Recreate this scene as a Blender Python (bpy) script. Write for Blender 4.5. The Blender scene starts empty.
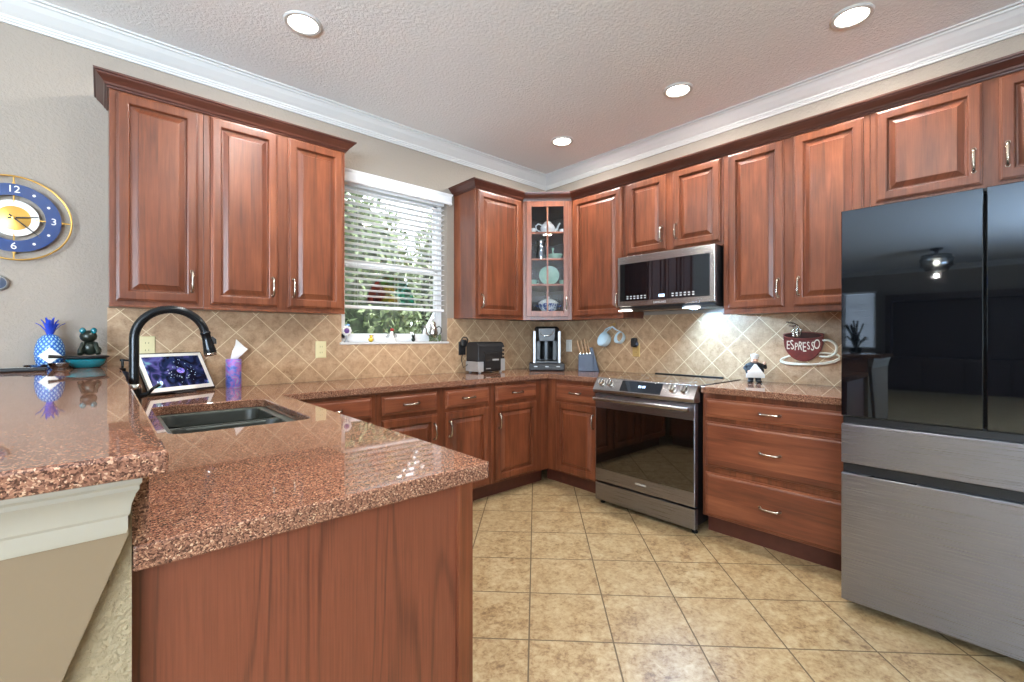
import bpy, bmesh, math, random
from mathutils import Matrix, Vector
random.seed(7)
PI = math.pi
S = bpy.context.scene
COL = S.collection
R2 = math.sqrt(.5)

# ------------------------------------------------------------------ camera, world, lights, exposure
FPX, YAW, CY = 455.1, math.radians(48.0), 336.8
cam = bpy.data.cameras.new('camera')
co = bpy.data.objects.new('camera', cam)
COL.objects.link(co)
co.location = (-3.39, -3.245, 1.22)
co.rotation_euler = (PI/2, 0, -(PI/2 - YAW))
cam.sensor_width = 36
cam.lens = FPX*36/1024
cam.shift_y = (CY-341)/1024
cam.clip_start = .02
S.camera = co

S.view_settings.view_transform = 'Standard'
S.view_settings.look = 'None'
S.view_settings.exposure = 0.42
S.view_settings.gamma = 1
S.view_settings.use_curve_mapping = False
S.cycles.use_denoising = True
S.cycles.max_bounces = 10
S.cycles.diffuse_bounces = 5
S.cycles.caustics_reflective = False
S.cycles.caustics_refractive = False
S.cycles.sample_clamp_indirect = 6

w = bpy.data.worlds.new('sky')
S.world = w
w.use_nodes = True
w.node_tree.nodes['Background'].inputs[0].default_value = (.84, .92, 1, 1)
w.node_tree.nodes['Background'].inputs[1].default_value = 5


def light(name, kind, loc, energy, color=(1, 1, 1), rot=(0, 0, 0), **k):
    l = bpy.data.lights.new(name, kind)
    l.energy = energy
    l.color = color
    for a, v in k.items():
        setattr(l, a, v)
    o = bpy.data.objects.new(name, l)
    o.location = loc
    o.rotation_euler = rot
    COL.objects.link(o)
    return o


def aim(o, d):
    o.rotation_euler = Vector(d).to_track_quat('-Z', 'Y').to_euler()


aim(light('sun', 'SUN', (0, 8, 9), 6, (1, .96, .88), angle=.01), (-.75, .55, -.95))
# unseen uplight added to brighten the ceiling, then daylight of the far window
aim(light('ceiling_uplight', 'AREA', (-7.0, -6.62, 1.2), 1700, (.66, .83, 1), shape='RECTANGLE', size=4.4, size_y=2.2), (.22, .12, .97))
aim(light('far_window_daylight', 'AREA', (-12.62, -.6, 1.63), 1.2, (.75, .88, 1), shape='RECTANGLE', size=.6, size_y=1.36), (1, 0, 0))
po = light('window_portal', 'AREA', (-1.66, .19, 1.77), 1, shape='RECTANGLE', size=.92, size_y=1.2)
aim(po, (0, -1, 0))
po.data.cycles.is_portal = True


# ------------------------------------------------------------------ materials
def srgb(r, g, b):
    return tuple((c/255/12.92 if c/255 <= .04045 else ((c/255+.055)/1.055)**2.4) for c in (r, g, b))+(1,)


class NT:
    def __init__(s, name):
        s.m = bpy.data.materials.new(name)
        s.m.use_nodes = True
        s.t = s.m.node_tree
        s.b = s.t.nodes['Principled BSDF']

    def n(s, kind, **k):
        x = s.t.nodes.new('ShaderNode'+kind)
        for a, v in k.items():
            setattr(x, a, v)
        return x

    def l(s, a, b):
        s.t.links.new(a, b)

    def set(s, sock, v):
        if hasattr(v, 'is_output'):
            s.l(v, sock)
        else:
            sock.default_value = v

    def math(s, op, a, b=0., c=0.):
        x = s.n('Math', operation=op)
        for i, v in enumerate((a, b, c)):
            s.set(x.inputs[i], v)
        return x.outputs[0]

    def noise(s, vec, scale, detail=4, rough=.5, dist=0):
        x = s.n('TexNoise')
        s.set(x.inputs['Vector'], vec)
        x.inputs['Scale'].default_value = scale
        x.inputs['Detail'].default_value = detail
        x.inputs['Roughness'].default_value = rough
        x.inputs['Distortion'].default_value = dist
        return x.outputs['Fac']

    def ramp(s, fac, stops):
        x = s.n('ValToRGB')
        s.set(x.inputs[0], fac)
        e = x.color_ramp.elements
        while len(e) < len(stops):
            e.new(.5)
        for i, (p, c) in enumerate(stops):
            e[i].position = p
            e[i].color = c
        return x.outputs[0]

    def mix(s, f, a, b, mode='MIX'):
        x = s.n('Mix', data_type='RGBA', blend_type=mode)
        s.set(x.inputs[0], f)
        s.set(x.inputs[6], a)
        s.set(x.inputs[7], b)
        return x.outputs[2]

    def bump(s, h, strength=.3, dist=.01):
        x = s.n('Bump')
        s.set(x.inputs['Height'], h)
        x.inputs['Strength'].default_value = strength
        x.inputs['Distance'].default_value = dist
        s.l(x.outputs[0], s.b.inputs['Normal'])

    def coord(s, world=False):
        if world:
            return s.n('NewGeometry').outputs['Position']
        return s.n('TexCoord').outputs['Object']

    def xyz(s, v):
        x = s.n('SeparateXYZ')
        s.l(v, x.inputs[0])
        return x.outputs

    def vec(s, x, y, z):
        c = s.n('CombineXYZ')
        for i, v in enumerate((x, y, z)):
            s.set(c.inputs[i], v)
        return c.outputs[0]


def mat(name, col, rough=.5, metal=0, spec=.5, emit=0, coat=0, trans=0, bump=None, vary=.0, aniso=0):
    t = NT(name)
    b = t.b
    if len(col) == 3:
        col = srgb(*col)
    b.inputs['Roughness'].default_value = rough
    b.inputs['Metallic'].default_value = metal
    b.inputs['Specular IOR Level'].default_value = spec
    b.inputs['Coat Weight'].default_value = coat
    b.inputs['Transmission Weight'].default_value = trans
    b.inputs['Anisotropic'].default_value = aniso
    if emit:
        b.inputs['Emission Color'].default_value = col
        b.inputs['Emission Strength'].default_value = emit
    v = t.coord()
    f = t.noise(v, 18, 3)
    lo = tuple(c*(1-vary) for c in col[:3])+(1,)
    hi = tuple(min(1, c*(1+vary)) for c in col[:3])+(1,)
    t.l(t.ramp(f, [(.3, lo), (.7, hi)]), b.inputs['Base Color'])
    if bump:
        t.bump(t.noise(v, bump[0], 3), bump[1], .003)
    return t.m


def wood(name, axis, dark, mid, lite, board=.085, rough=.36, coat=.08):
    t = NT(name)
    p = t.xyz(t.coord())
    rnd = t.n('ObjectInfo').outputs['Random']
    off = t.math('MULTIPLY', rnd, 37)
    if axis == 'z':
        across = t.math('SUBTRACT', p[0], p[1])
        along = p[2]
    else:
        across = p[2]
        along = t.math('SUBTRACT', p[0], p[1])
    acr = t.math('ADD', across, off)
    bid = t.math('FLOOR', t.math('DIVIDE', acr, board))
    wn = t.n('TexWhiteNoise', noise_dimensions='1D')
    t.l(t.math('ADD', bid, off), wn.inputs['W'])
    tint = wn.outputs['Value']
    v = t.vec(t.math('MULTIPLY', acr, 26), t.math('MULTIPLY', tint, 9), t.math('MULTIPLY', along, 1.6))
    g1 = t.noise(v, 1.0, 6, .6, 1.2)
    v2 = t.vec(t.math('MULTIPLY', acr, 210), tint, t.math('MULTIPLY', along, 5))
    g2 = t.noise(v2, 1, 3, .6)
    v3 = t.vec(t.math('MULTIPLY', acr, 7), t.math('MULTIPLY', tint, 5), t.math('MULTIPLY', along, 2.4))
    blot = t.noise(v3, 1, 3, .55)
    f = t.math('ADD', t.math('MULTIPLY', g1, .40), t.math('MULTIPLY', g2, .16))
    f = t.math('ADD', f, t.math('MULTIPLY', blot, .44))
    c = t.ramp(f, [(.30, dark), (.5, mid), (.70, lite)])
    tn = t.ramp(tint, [(0, (.74, .71, .69, 1)), (1, (1.12, 1.1, 1.08, 1))])
    c = t.mix(1, c, tn, 'MULTIPLY')
    t.l(c, t.b.inputs['Base Color'])
    t.b.inputs['Roughness'].default_value = rough
    t.b.inputs['Coat Weight'].default_value = coat
    t.b.inputs['Coat Roughness'].default_value = .2
    t.bump(g2, .05, .001)
    return t.m


def laminate_mat():
    """cathedral figured cherry laminate of the peninsula end"""
    t = NT('cherry_laminate_panel')
    p = t.xyz(t.coord())
    a, z = t.math('ADD', p[0], p[1]), p[2]
    col = t.math('FLOOR', t.math('DIVIDE', t.math('ADD', a, 5.04), .215))
    n = t.noise(t.vec(t.math('MULTIPLY', a, 5), t.math('MULTIPLY', col, 3.7), t.math('MULTIPLY', z, .38)), 1, 2, .4, .15)
    r = t.math('SINE', t.math('MULTIPLY', n, 120))
    r = t.math('POWER', t.math('ADD', t.math('MULTIPLY', r, .5), .5), 7)
    f = t.noise(t.vec(t.math('MULTIPLY', a, 260), 0., t.math('MULTIPLY', z, 6)), 1, 3, .6)
    k = t.math('ADD', t.math('MULTIPLY', r, .26), t.math('MULTIPLY', f, .74))
    c = t.ramp(k, [(.25, srgb(120, 66, 45)), (.50, srgb(104, 56, 38)), (.9, srgb(66, 34, 24))])
    t.l(c, t.b.inputs['Base Color'])
    t.b.inputs['Roughness'].default_value = .38
    return t.m


def tile_grid(t, p, q, size, half_grout):
    """grout mask (1 in grout) and a random number for each tile"""
    a = t.math('DIVIDE', p, size)
    b = t.math('DIVIDE', q, size)
    d = t.math('MINIMUM', t.math('PINGPONG', a, .5), t.math('PINGPONG', b, .5))
    m = t.math('LESS_THAN', d, half_grout/size)
    wn = t.n('TexWhiteNoise', noise_dimensions='2D')
    t.l(t.vec(t.math('FLOOR', a), t.math('FLOOR', b), 0.), wn.inputs['Vector'])
    return m, wn.outputs['Value']


def floor_mat():
    t = NT('floor_tile_beige')
    g = t.xyz(t.coord(True))
    p = t.math('SUBTRACT', t.math('MULTIPLY', t.math('SUBTRACT', g[0], g[1]), R2), -.130)
    q = t.math('SUBTRACT', t.math('MULTIPLY', t.math('ADD', g[0], g[1]), R2), -2.521)
    m, rnd = tile_grid(t, p, q, .337, .0032)
    v = t.vec(t.math('ADD', g[0], t.math('MULTIPLY', rnd, 19)), t.math('ADD', g[1], t.math('MULTIPLY', rnd, 11)), rnd)
    n1 = t.noise(v, 11, 9, .7, .5)
    n2 = t.noise(v, 46, 6, .7, .4)
    f = t.math('ADD', t.math('MULTIPLY', n1, .5), t.math('MULTIPLY', n2, .5))
    c = t.ramp(f, [(.37, srgb(104, 78, 48)), (.46, srgb(146, 120, 84)), (.53, srgb(167, 145, 108)), (.63, srgb(182, 164, 131))])
    c = t.mix(t.math('MULTIPLY', rnd, .16), c, srgb(160, 134, 98))
    c = t.mix(m, c, srgb(96, 80, 58))
    t.l(c, t.b.inputs['Base Color'])
    t.l(t.math('ADD', t.math('MULTIPLY', m, .4), .36), t.b.inputs['Roughness'])
    t.bump(t.math('ADD', t.math('SUBTRACT', 1., m), t.math('MULTIPLY', n2, .12)), .35, .003)
    return t.m


def splash_mat(name, ax, a0, z0):
    t = NT(name)
    g = t.xyz(t.coord(True))
    a = t.math('SUBTRACT', g[ax], a0)
    b = t.math('SUBTRACT', g[2], z0)
    p = t.math('MULTIPLY', t.math('ADD', a, b), R2)
    q = t.math('MULTIPLY', t.math('SUBTRACT', a, b), R2)
    m, rnd = tile_grid(t, p, q, .1540, .0022)
    v = t.vec(t.math('ADD', g[ax], t.math('MULTIPLY', rnd, 7)), g[2], rnd)
    n1 = t.noise(v, 22, 6, .65, .4)
    n2 = t.noise(v, 110, 3, .6)
    f = t.math('ADD', t.math('MULTIPLY', n1, .7), t.math('MULTIPLY', n2, .3))
    c = t.ramp(f, [(.33, srgb(140, 109, 80)), (.48, srgb(174, 141, 108)), (.66, srgb(196, 167, 134))])
    c = t.mix(t.math('MULTIPLY', rnd, .22), c, srgb(170, 134, 102))
    c = t.mix(m, c, srgb(218, 196, 160))
    t.l(c, t.b.inputs['Base Color'])
    t.b.inputs['Roughness'].default_value = .38
    t.bump(t.math('ADD', t.math('SUBTRACT', 1., m), t.math('MULTIPLY', n2, .1)), .4, .002)
    return t.m


def granite_mat():
    t = NT('granite_red_brown')
    v = t.coord(True)
    warp = t.n('TexNoise')
    t.l(v, warp.inputs['Vector'])
    warp.inputs['Scale'].default_value = 60
    vm = t.n('VectorMath', operation='MULTIPLY_ADD')
    t.l(warp.outputs['Color'], vm.inputs[0])
    vm.inputs[1].default_value = (.008, .008, .008)
    t.l(v, vm.inputs[2])
    vo = t.n('TexVoronoi')
    t.l(vm.outputs[0], vo.inputs['Vector'])
    vo.inputs['Scale'].default_value = 430
    sc = t.n('SeparateColor')
    t.l(vo.outputs['Color'], sc.inputs[0])
    c = t.ramp(sc.outputs[0], [(0, srgb(52, 36, 29)), (.24, srgb(88, 60, 47)), (.45, srgb(126, 88, 70)), (.78, srgb(145, 103, 82)), (.93, srgb(178, 136, 108)), (1, srgb(206, 172, 142))])
    n = t.noise(v, 340, 2, .5)
    c = t.mix(t.math('GREATER_THAN', n, .64), c, srgb(52, 36, 30))
    big = t.noise(v, 14, 3)
    c = t.mix(t.math('MULTIPLY', big, .3), c, srgb(112, 70, 54))
    t.l(c, t.b.inputs['Base Color'])
    t.b.inputs['Roughness'].default_value = .03
    t.b.inputs['Specular IOR Level'].default_value = .55
    return t.m


def wall_mat(name, col, scale=60, strength=.35, rough=.75, dist=.004):
    t = NT(name)
    v = t.coord(True)
    n = t.noise(v, scale, 5, .6)
    t.b.inputs['Base Color'].default_value = srgb(*col)
    t.b.inputs['Roughness'].default_value = rough
    t.bump(t.ramp(n, [(.42, (0, 0, 0, 1)), (.6, (1, 1, 1, 1))]), strength, dist)
    return t.m


def steel_mat(name, col, rough=.3, horizontal=True):
    t = NT(name)
    p = t.xyz(t.coord())
    v = t.vec(t.math('MULTIPLY', p[0], 3), t.math('MULTIPLY', p[1], 3), t.math('MULTIPLY', p[2], 900))
    n = t.noise(v, 1, 2)
    t.b.inputs['Base Color'].default_value = srgb(*col)
    t.b.inputs['Metallic'].default_value = 1
    t.l(t.math('ADD', t.math('MULTIPLY', n, .05), rough-.025), t.b.inputs['Roughness'])
    t.b.inputs['Anisotropic'].default_value = .75
    t.b.inputs['Anisotropic Rotation'].default_value = .25
    tg = t.n('Tangent', direction_type='RADIAL', axis='Z')
    t.l(tg.outputs[0], t.b.inputs['Tangent'])
    return t.m


def glass_mat(name, col=(1, 1, 1, 1), refl=.0, alpha=.92, rough=.0):
    """thin clear pane: lets light straight through, reflects by Fresnel"""
    t = NT(name)
    out = t.t.nodes['Material Output']
    tr = t.n('BsdfTransparent')
    tr.inputs[0].default_value = col
    gl = t.n('BsdfGlossy')
    gl.inputs['Roughness'].default_value = rough
    fr = t.n('Fresnel')
    fr.inputs[0].default_value = 1.5
    f = t.math('ADD', t.math('MULTIPLY', fr.outputs[0], alpha), refl)
    mx = t.n('MixShader')
    t.l(f, mx.inputs[0])
    t.l(tr.outputs[0], mx.inputs[1])
    t.l(gl.outputs[0], mx.inputs[2])
    t.l(mx.outputs[0], out.inputs[0])
    return t.m


W_D, W_M, W_L = srgb(60, 29, 17), srgb(108, 58, 35), srgb(141, 82, 52)
M = dict(
    wood=wood('cherry_vertical_grain', 'z', W_D, W_M, W_L),
    woodh=wood('cherry_horizontal_grain', 'x', srgb(74, 38, 26), srgb(120, 66, 43), srgb(150, 92, 62), board=.13),
    panel=laminate_mat(),
    darkwood=wood('dark_cherry_trim', 'x', srgb(52, 27, 20), srgb(80, 42, 31), srgb(104, 58, 43), board=.5),
    toe=mat('toe_kick_brown', (84, 42, 30), .45, vary=.15),
    inner=mat('cabinet_inside', (74, 56, 48), .6, vary=.1),
    floor=floor_mat(),
    splash_a=splash_mat('backsplash_tile_back', 0, -2.5555, 1.247),
    splash_b=splash_mat('backsplash_tile_right', 1, -1.938, 1.243),
    granite=granite_mat(),
    wall=wall_mat('wall_greige', (149, 138, 126)),
    stucco=wall_mat('stucco_cream', (156, 140, 110), 130, .6, .8, .005),
    smooth=mat('drywall_smooth_taupe', (124, 104, 78), .7),
    ceiling=wall_mat('ceiling_knockdown', (236, 236, 236), 60, .4, .85, .005),
    white=mat('white_trim_paint', (206, 205, 202), .4),
    shadetrim=mat('shaded_trim_paint', (160, 152, 136), .4),  # white trim, darkened so the bar end's shade sits in its colour
    vinyl=mat('white_vinyl', (236, 236, 236), .35),
    steel=steel_mat('stainless_steel', (160, 157, 156), .26),
    darksteel=steel_mat('dark_stainless_steel', (146, 147, 155), .28),
    pewter=mat('pewter_pull', (176, 164, 150), .26, 1),
    chrome=mat('polished_metal', (215, 212, 206), .12, 1),
    gold=mat('brushed_gold', (206, 160, 84), .28, 1),
    blackglass=mat('black_glass', (7, 9, 13), .02, spec=1, coat=1),
    ovenglass=mat('oven_glass', (8, 7, 6), .03, spec=1, coat=1),
    black=mat('black_plastic', (18, 18, 20), .35),
    softblack=mat('matte_black', (26, 26, 28), .55),
    blackmetal=mat('oil_rubbed_black', (30, 32, 34), .25, .6),
    sink=mat('black_sink_rim_highlit', (84, 90, 84), .28, vary=.15, bump=(300, .1)),  # black rim and divider, greyed to carry their highlights in the colour
    sinkbowl=mat('black_sink_bowl', (40, 44, 40), .3, vary=.15, bump=(300, .1)),
    glass=glass_mat('window_glass'),
    cabglass=glass_mat('cabinet_glass', (.94, .96, .98, 1), .0, .7),
    sred=glass_mat('red_stained_glass', (.62, .22, .2, 1), .12),
    syel=glass_mat('yellow_stained_glass', (.95, .80, .32, 1), .12),
    steal=glass_mat('teal_stained_glass', (.25, .68, .66, 1), .12),
    sgrn=glass_mat('green_stained_glass', (.35, .6, .3, 1), .12),
    clear=glass_mat('clear_glassware', (.95, .98, .99, 1), .28),
    blueglass=glass_mat('blue_tinted_glass', (.45, .68, .95, 1), .1),
    almond=mat('almond_plastic', (222, 208, 160), .4),
    brass=mat('brass_plate', (196, 164, 104), .35, .4),
    whitepl=mat('white_plastic', (232, 230, 222), .4),
    greypl=mat('grey_plastic', (150, 152, 152), .45),
    silverpl=mat('silver_plastic', (172, 174, 176), .35, .5),
    ceramic=mat('white_china', (232, 230, 224), .15, coat=.4),
    green=mat('green_glaze', (150, 184, 158), .2, coat=.4, vary=.12),
    skyblue=mat('pale_blue_enamel', (206, 228, 238), .25, coat=.3),
    blueink=mat('blue_dish_pattern', (62, 84, 140), .25, coat=.3, vary=.3),
    navy=mat('navy_enamel', (24, 52, 104), .22, coat=.5),
    dial=mat('gold_dial', (214, 168, 86), .32, .9),
    teal=mat('teal_glaze', (14, 104, 116), .15, coat=.5, vary=.2),
    cobalt=mat('cobalt_leaf_glass', (40, 70, 190), .12, coat=.6, vary=.2),
    frog=mat('dark_green_bronze', (38, 46, 38), .3, .3, vary=.4),
    slate=mat('slate_blue_block', (62, 72, 92), .45, vary=.1),
    knifehandle=mat('tan_knife_handle', (176, 140, 104), .35, .3, vary=.2),
    redbrown=mat('espresso_red_brown', (104, 34, 26), .4, vary=.3),
    cream=mat('cream_paint', (224, 218, 196), .45, vary=.05),
    skin=mat('painted_skin', (222, 176, 146), .5),
    paper=mat('tissue_paper', (240, 238, 232), .8),
    leaf=mat('leaf_green', (100, 114, 78), .5, vary=.7),
    leaf2=mat('leaf_pale_green', (128, 140, 106), .5, vary=.7),
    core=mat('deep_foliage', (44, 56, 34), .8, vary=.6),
    bark=mat('bark_brown', (92, 74, 58), .8, vary=.3),
    concrete=mat('pale_concrete', (214, 212, 206), .8, vary=.06),
    shed=mat('white_painted_siding', (232, 236, 240), .5),
    purple=mat('purple_petals', (98, 62, 120), .5),
    red=mat('red_glass', (176, 48, 44), .2),
    yellow=mat('yellow_glass', (226, 186, 62), .2),
    tealglass=mat('teal_glass', (52, 156, 150), .2),
    lamp=mat('lamp_lens', (255, 250, 240), .3, emit=9),
    dimwhite=mat('screen_highlights', (170, 190, 200), .3, emit=.5),
    bulb=mat('bulb_glass', (255, 236, 205), .3, emit=40),
    bluedisplay=mat('lit_digits', (190, 220, 255), .3, emit=1.1),
    legend=mat('control_legend', (190, 192, 196), .4),
    darkunit=mat('dark_walnut', (58, 40, 32), .4, vary=.2),
)


def pineapple_mat():
    t = NT('blue_diamond_glass')
    p = t.xyz(t.coord())
    ang = t.math('MULTIPLY', t.math('ARCTAN2', p[1], p[0]), 8/PI)
    z = t.math('MULTIPLY', p[2], 42)
    a = t.math('PINGPONG', t.math('ADD', ang, z), .5)
    b = t.math('PINGPONG', t.math('SUBTRACT', ang, z), .5)
    d = t.math('MINIMUM', a, b)
    c = t.ramp(d, [(.05, srgb(40, 84, 170)), (.2, srgb(72, 140, 206)), (.45, srgb(176, 224, 236))])
    t.l(c, t.b.inputs['Base Color'])
    t.b.inputs['Roughness'].default_value = .12
    t.b.inputs['Coat Weight'].default_value = .6
    t.bump(d, .8, .006)
    return t.m


def swirl_mat(name, stops, scale, emit=0, rough=.3):
    t = NT(name)
    v = t.coord()
    n = t.noise(v, scale, 2, .4, 1.2)
    c = t.ramp(n, stops)
    t.l(c, t.b.inputs['Base Color'])
    t.b.inputs['Roughness'].default_value = rough
    if emit:
        t.l(c, t.b.inputs['Emission Color'])
        t.b.inputs['Emission Strength'].default_value = emit
    return t.m


M['blackglass'].node_tree.nodes['Principled BSDF'].inputs['Specular Tint'].default_value = (.46, .60, .78, 1)
M['blackglass'].node_tree.nodes['Principled BSDF'].inputs['Coat Weight'].default_value = .7
M['pineapple'] = pineapple_mat()
M['canister'] = swirl_mat('purple_blue_print', [(.3, srgb(40, 60, 150)), (.45, srgb(96, 120, 206)), (.55, srgb(176, 96, 176)), (.7, srgb(90, 190, 206))], 22)
M['screen'] = swirl_mat('screen_picture', [(.36, srgb(10, 14, 28)), (.52, srgb(26, 36, 66)), (.62, srgb(70, 66, 120)), (.72, srgb(96, 140, 150))], 14, .6, .08)


# ------------------------------------------------------------------ building helpers
def FR(o, right, out):
    r, n = Vector(right).normalized(), Vector(out).normalized()
    u = Vector((0, 0, 1))
    return Matrix(((r.x, u.x, n.x, o[0]), (r.y, u.y, n.y, o[1]), (r.z, u.z, n.z, o[2]), (0, 0, 0, 1)))


def FA(y):
    return FR((0, y, 0), (1, 0, 0), (0, -1, 0))      # u = x, v = z, w = out of the back wall


def FB(x):
    return FR((x, 0, 0), (0, -1, 0), (-1, 0, 0))     # u = -y, v = z, w = out of the right wall


I4 = Matrix.Identity(4)


class G:
    def __init__(s, fr=I4):
        s.bm = bmesh.new()
        s.fr = fr

    def v(s, p):
        return s.bm.verts.new(s.fr @ Vector(p))

    def f(s, vs):
        try:
            return s.bm.faces.new(vs)
        except ValueError:
            return None

    def box(s, x0, x1, y0, y1, z0, z1):
        v = [s.v((x, y, z)) for z in (z0, z1) for y in (y0, y1) for x in (x0, x1)]
        for a in ((0, 2, 3, 1), (4, 5, 7, 6), (0, 1, 5, 4), (1, 3, 7, 5), (3, 2, 6, 7), (2, 0, 4, 6)):
            s.f([v[i] for i in a])
        return s

    def loft(s, rings, caps=True, closed=True):
        R = [[s.v(p) for p in r] for r in rings]
        n = len(R[0])
        for a, b in zip(R, R[1:]):
            for i in range(n if closed else n-1):
                j = (i+1) % n
                s.f((a[i], a[j], b[j], b[i]))
        if caps:
            s.f(R[0][::-1])
            s.f(R[-1])
        return s

    def tube(s, path, r, seg=10, caps=True):
        path = [Vector(p) for p in path]
        rr = r if isinstance(r, (list, tuple)) else [r]*len(path)
        rings = []
        ref = None
        for i, p in enumerate(path):
            t = (path[min(i+1, len(path)-1)]-path[max(i-1, 0)]).normalized()
            if ref is None:
                ref = Vector((0, 0, 1)) if abs(t.z) < .9 else Vector((1, 0, 0))
            a = t.cross(ref)
            if a.length < 1e-4:
                a = t.cross(Vector((.3, 1, .2)))
            a.normalize()
            b = a.cross(t).normalized()
            ref = b
            rings.append([p+(a*math.cos(2*PI*k/seg)+b*math.sin(2*PI*k/seg))*rr[i] for k in range(seg)])
        return s.loft(rings, caps)

    def lathe(s, prof, c=(0, 0, 0), seg=24, rot=None, cap0=True, cap1=True):
        """prof = [(radius, height)...] about the local z axis at c, rot = Matrix 3x3"""
        rot = rot or Matrix.Identity(3)
        c = Vector(c)
        rings = [[c+rot @ Vector((max(r, .0004)*math.cos(2*PI*k/seg), max(r, .0004)*math.sin(2*PI*k/seg), h)) for k in range(seg)] for r, h in prof]
        R = [[s.v(p) for p in r] for r in rings]
        for a, b in zip(R, R[1:]):
            for i in range(seg):
                j = (i+1) % seg
                s.f((a[i], a[j], b[j], b[i]))
        if cap0:
            s.f(R[0][::-1])
        if cap1:
            s.f(R[-1])
        return s

    def ball(s, c, rx, ry=None, rz=None, seg=16, rot=None):
        ry, rz = ry or rx, rz or rx
        rot = rot or Matrix.Identity(3)
        c = Vector(c)
        rings = []
        n = seg//2
        for i in range(n+1):
            a = -PI/2+PI*i/n
            rad = max(math.cos(a), .01)
            rings.append([c+rot @ Vector((rx*rad*math.cos(2*PI*k/seg), ry*rad*math.sin(2*PI*k/seg), rz*math.sin(a))) for k in range(seg)])
        return s.loft(rings)

    def prism(s, poly, a0, a1, plane='xz'):
        """poly of 2d points pushed along the third axis from a0 to a1"""
        def P(p, a):
            return {'xz': (p[0], a, p[1]), 'yz': (a, p[0], p[1]), 'xy': (p[0], p[1], a)}[plane]
        return s.loft([[P(p, a0) for p in poly], [P(p, a1) for p in poly]])

    def sweep(s, path, prof):
        """profile [(out, z)] along a plan path [(x, y)], out = to the right of travel, mitred"""
        n = len(path)
        rings = []
        for i, p in enumerate(path):
            nn = []
            for a, b in ((i-1, i), (i, i+1)):
                if 0 <= a and b < n:
                    d = Vector((path[b][0]-path[a][0], path[b][1]-path[a][1])).normalized()
                    nn.append(Vector((d.y, -d.x)))
            m = nn[0] if len(nn) == 1 else (nn[0]+nn[1]).normalized()/max(.3, math.cos(nn[0].angle(nn[1])/2))
            rings.append([(p[0]+m.x*o, p[1]+m.y*o, z) for o, z in prof])
        return s.loft(rings)

    def panel(s, u0, u1, v0, v1, rings):
        """rectangular panel from nested rings [(inset, w)] in the frame u, v, w"""
        return s.loft([[(u0+i, v0+i, h), (u1-i, v0+i, h), (u1-i, v1-i, h), (u0+i, v1-i, h)] for i, h in rings])

    def add_mesh(s, me, mtx):
        me.transform(mtx)
        s.bm.from_mesh(me)
        bpy.data.meshes.remove(me)
        return s

    def done(s, name, m, parent=None, smooth=None, bevel=0, seg=2):
        bm = s.bm
        base = parent
        off = Vector((0, 0, 0))
        while base is not None:
            off += base.location
            base = base.parent
        bmesh.ops.recalc_face_normals(bm, faces=bm.faces)
        if parent is None:
            xs = [v.co for v in bm.verts]
            off = Vector(((min(v.x for v in xs)+max(v.x for v in xs))/2, (min(v.y for v in xs)+max(v.y for v in xs))/2, min(v.z for v in xs)))
        bmesh.ops.translate(bm, vec=-off, verts=bm.verts)
        me = bpy.data.meshes.new(name)
        bm.to_mesh(me)
        bm.free()
        o = bpy.data.objects.new(name, me)
        COL.objects.link(o)
        if parent is not None:
            o.parent = parent
        else:
            o.location = off
        me.materials.append(M[m] if isinstance(m, str) else m)
        if smooth is not None:
            me.polygons.foreach_set('use_smooth', [True]*len(me.polygons))
            me.set_sharp_from_angle(angle=math.radians(smooth))
        if bevel:
            b = o.modifiers.new('edge', 'BEVEL')
            b.width = bevel
            b.segments = seg
            b.limit_method = 'ANGLE'
            b.angle_limit = math.radians(35)
        return o


def tag(o, label, cat, group=None):
    o['label'] = label
    o['category'] = cat
    if group:
        o['group'] = group
    return o


def thing(name, label, cat, loc, group=None):
    o = bpy.data.objects.new(name, None)
    o.empty_display_size = .05
    COL.objects.link(o)
    o.location = loc
    return tag(o, label, cat, group)


def struct(o):
    o['kind'] = 'structure'
    return o


def text_mesh(txt, size, extrude):
    cu = bpy.data.curves.new('t', 'FONT')
    cu.body = txt
    cu.size = size
    cu.extrude = extrude
    cu.align_x = 'CENTER'
    cu.align_y = 'CENTER'
    cu.resolution_u = 3
    ob = bpy.data.objects.new('t', cu)
    COL.objects.link(ob)
    dg = bpy.context.evaluated_depsgraph_get()
    me = bpy.data.meshes.new_from_object(ob.evaluated_get(dg))
    bpy.data.objects.remove(ob)
    bpy.data.curves.remove(cu)
    return me


def place(fr, u, v, w, ang=0, sx=1, sy=1):
    return fr @ Matrix.Translation((u, v, w)) @ Matrix.Rotation(ang, 4, 'Z') @ Matrix.Diagonal((sx, sy, 1, 1))


def dup(root, loc, label):
    r = root.copy()
    COL.objects.link(r)
    r.location = loc
    r['label'] = label
    for ch in list(root.children):
        c = ch.copy()
        COL.objects.link(c)
        c.parent = r
        for g in ch.children:
            d = g.copy()
            COL.objects.link(d)
            d.parent = c
    return r


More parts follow.
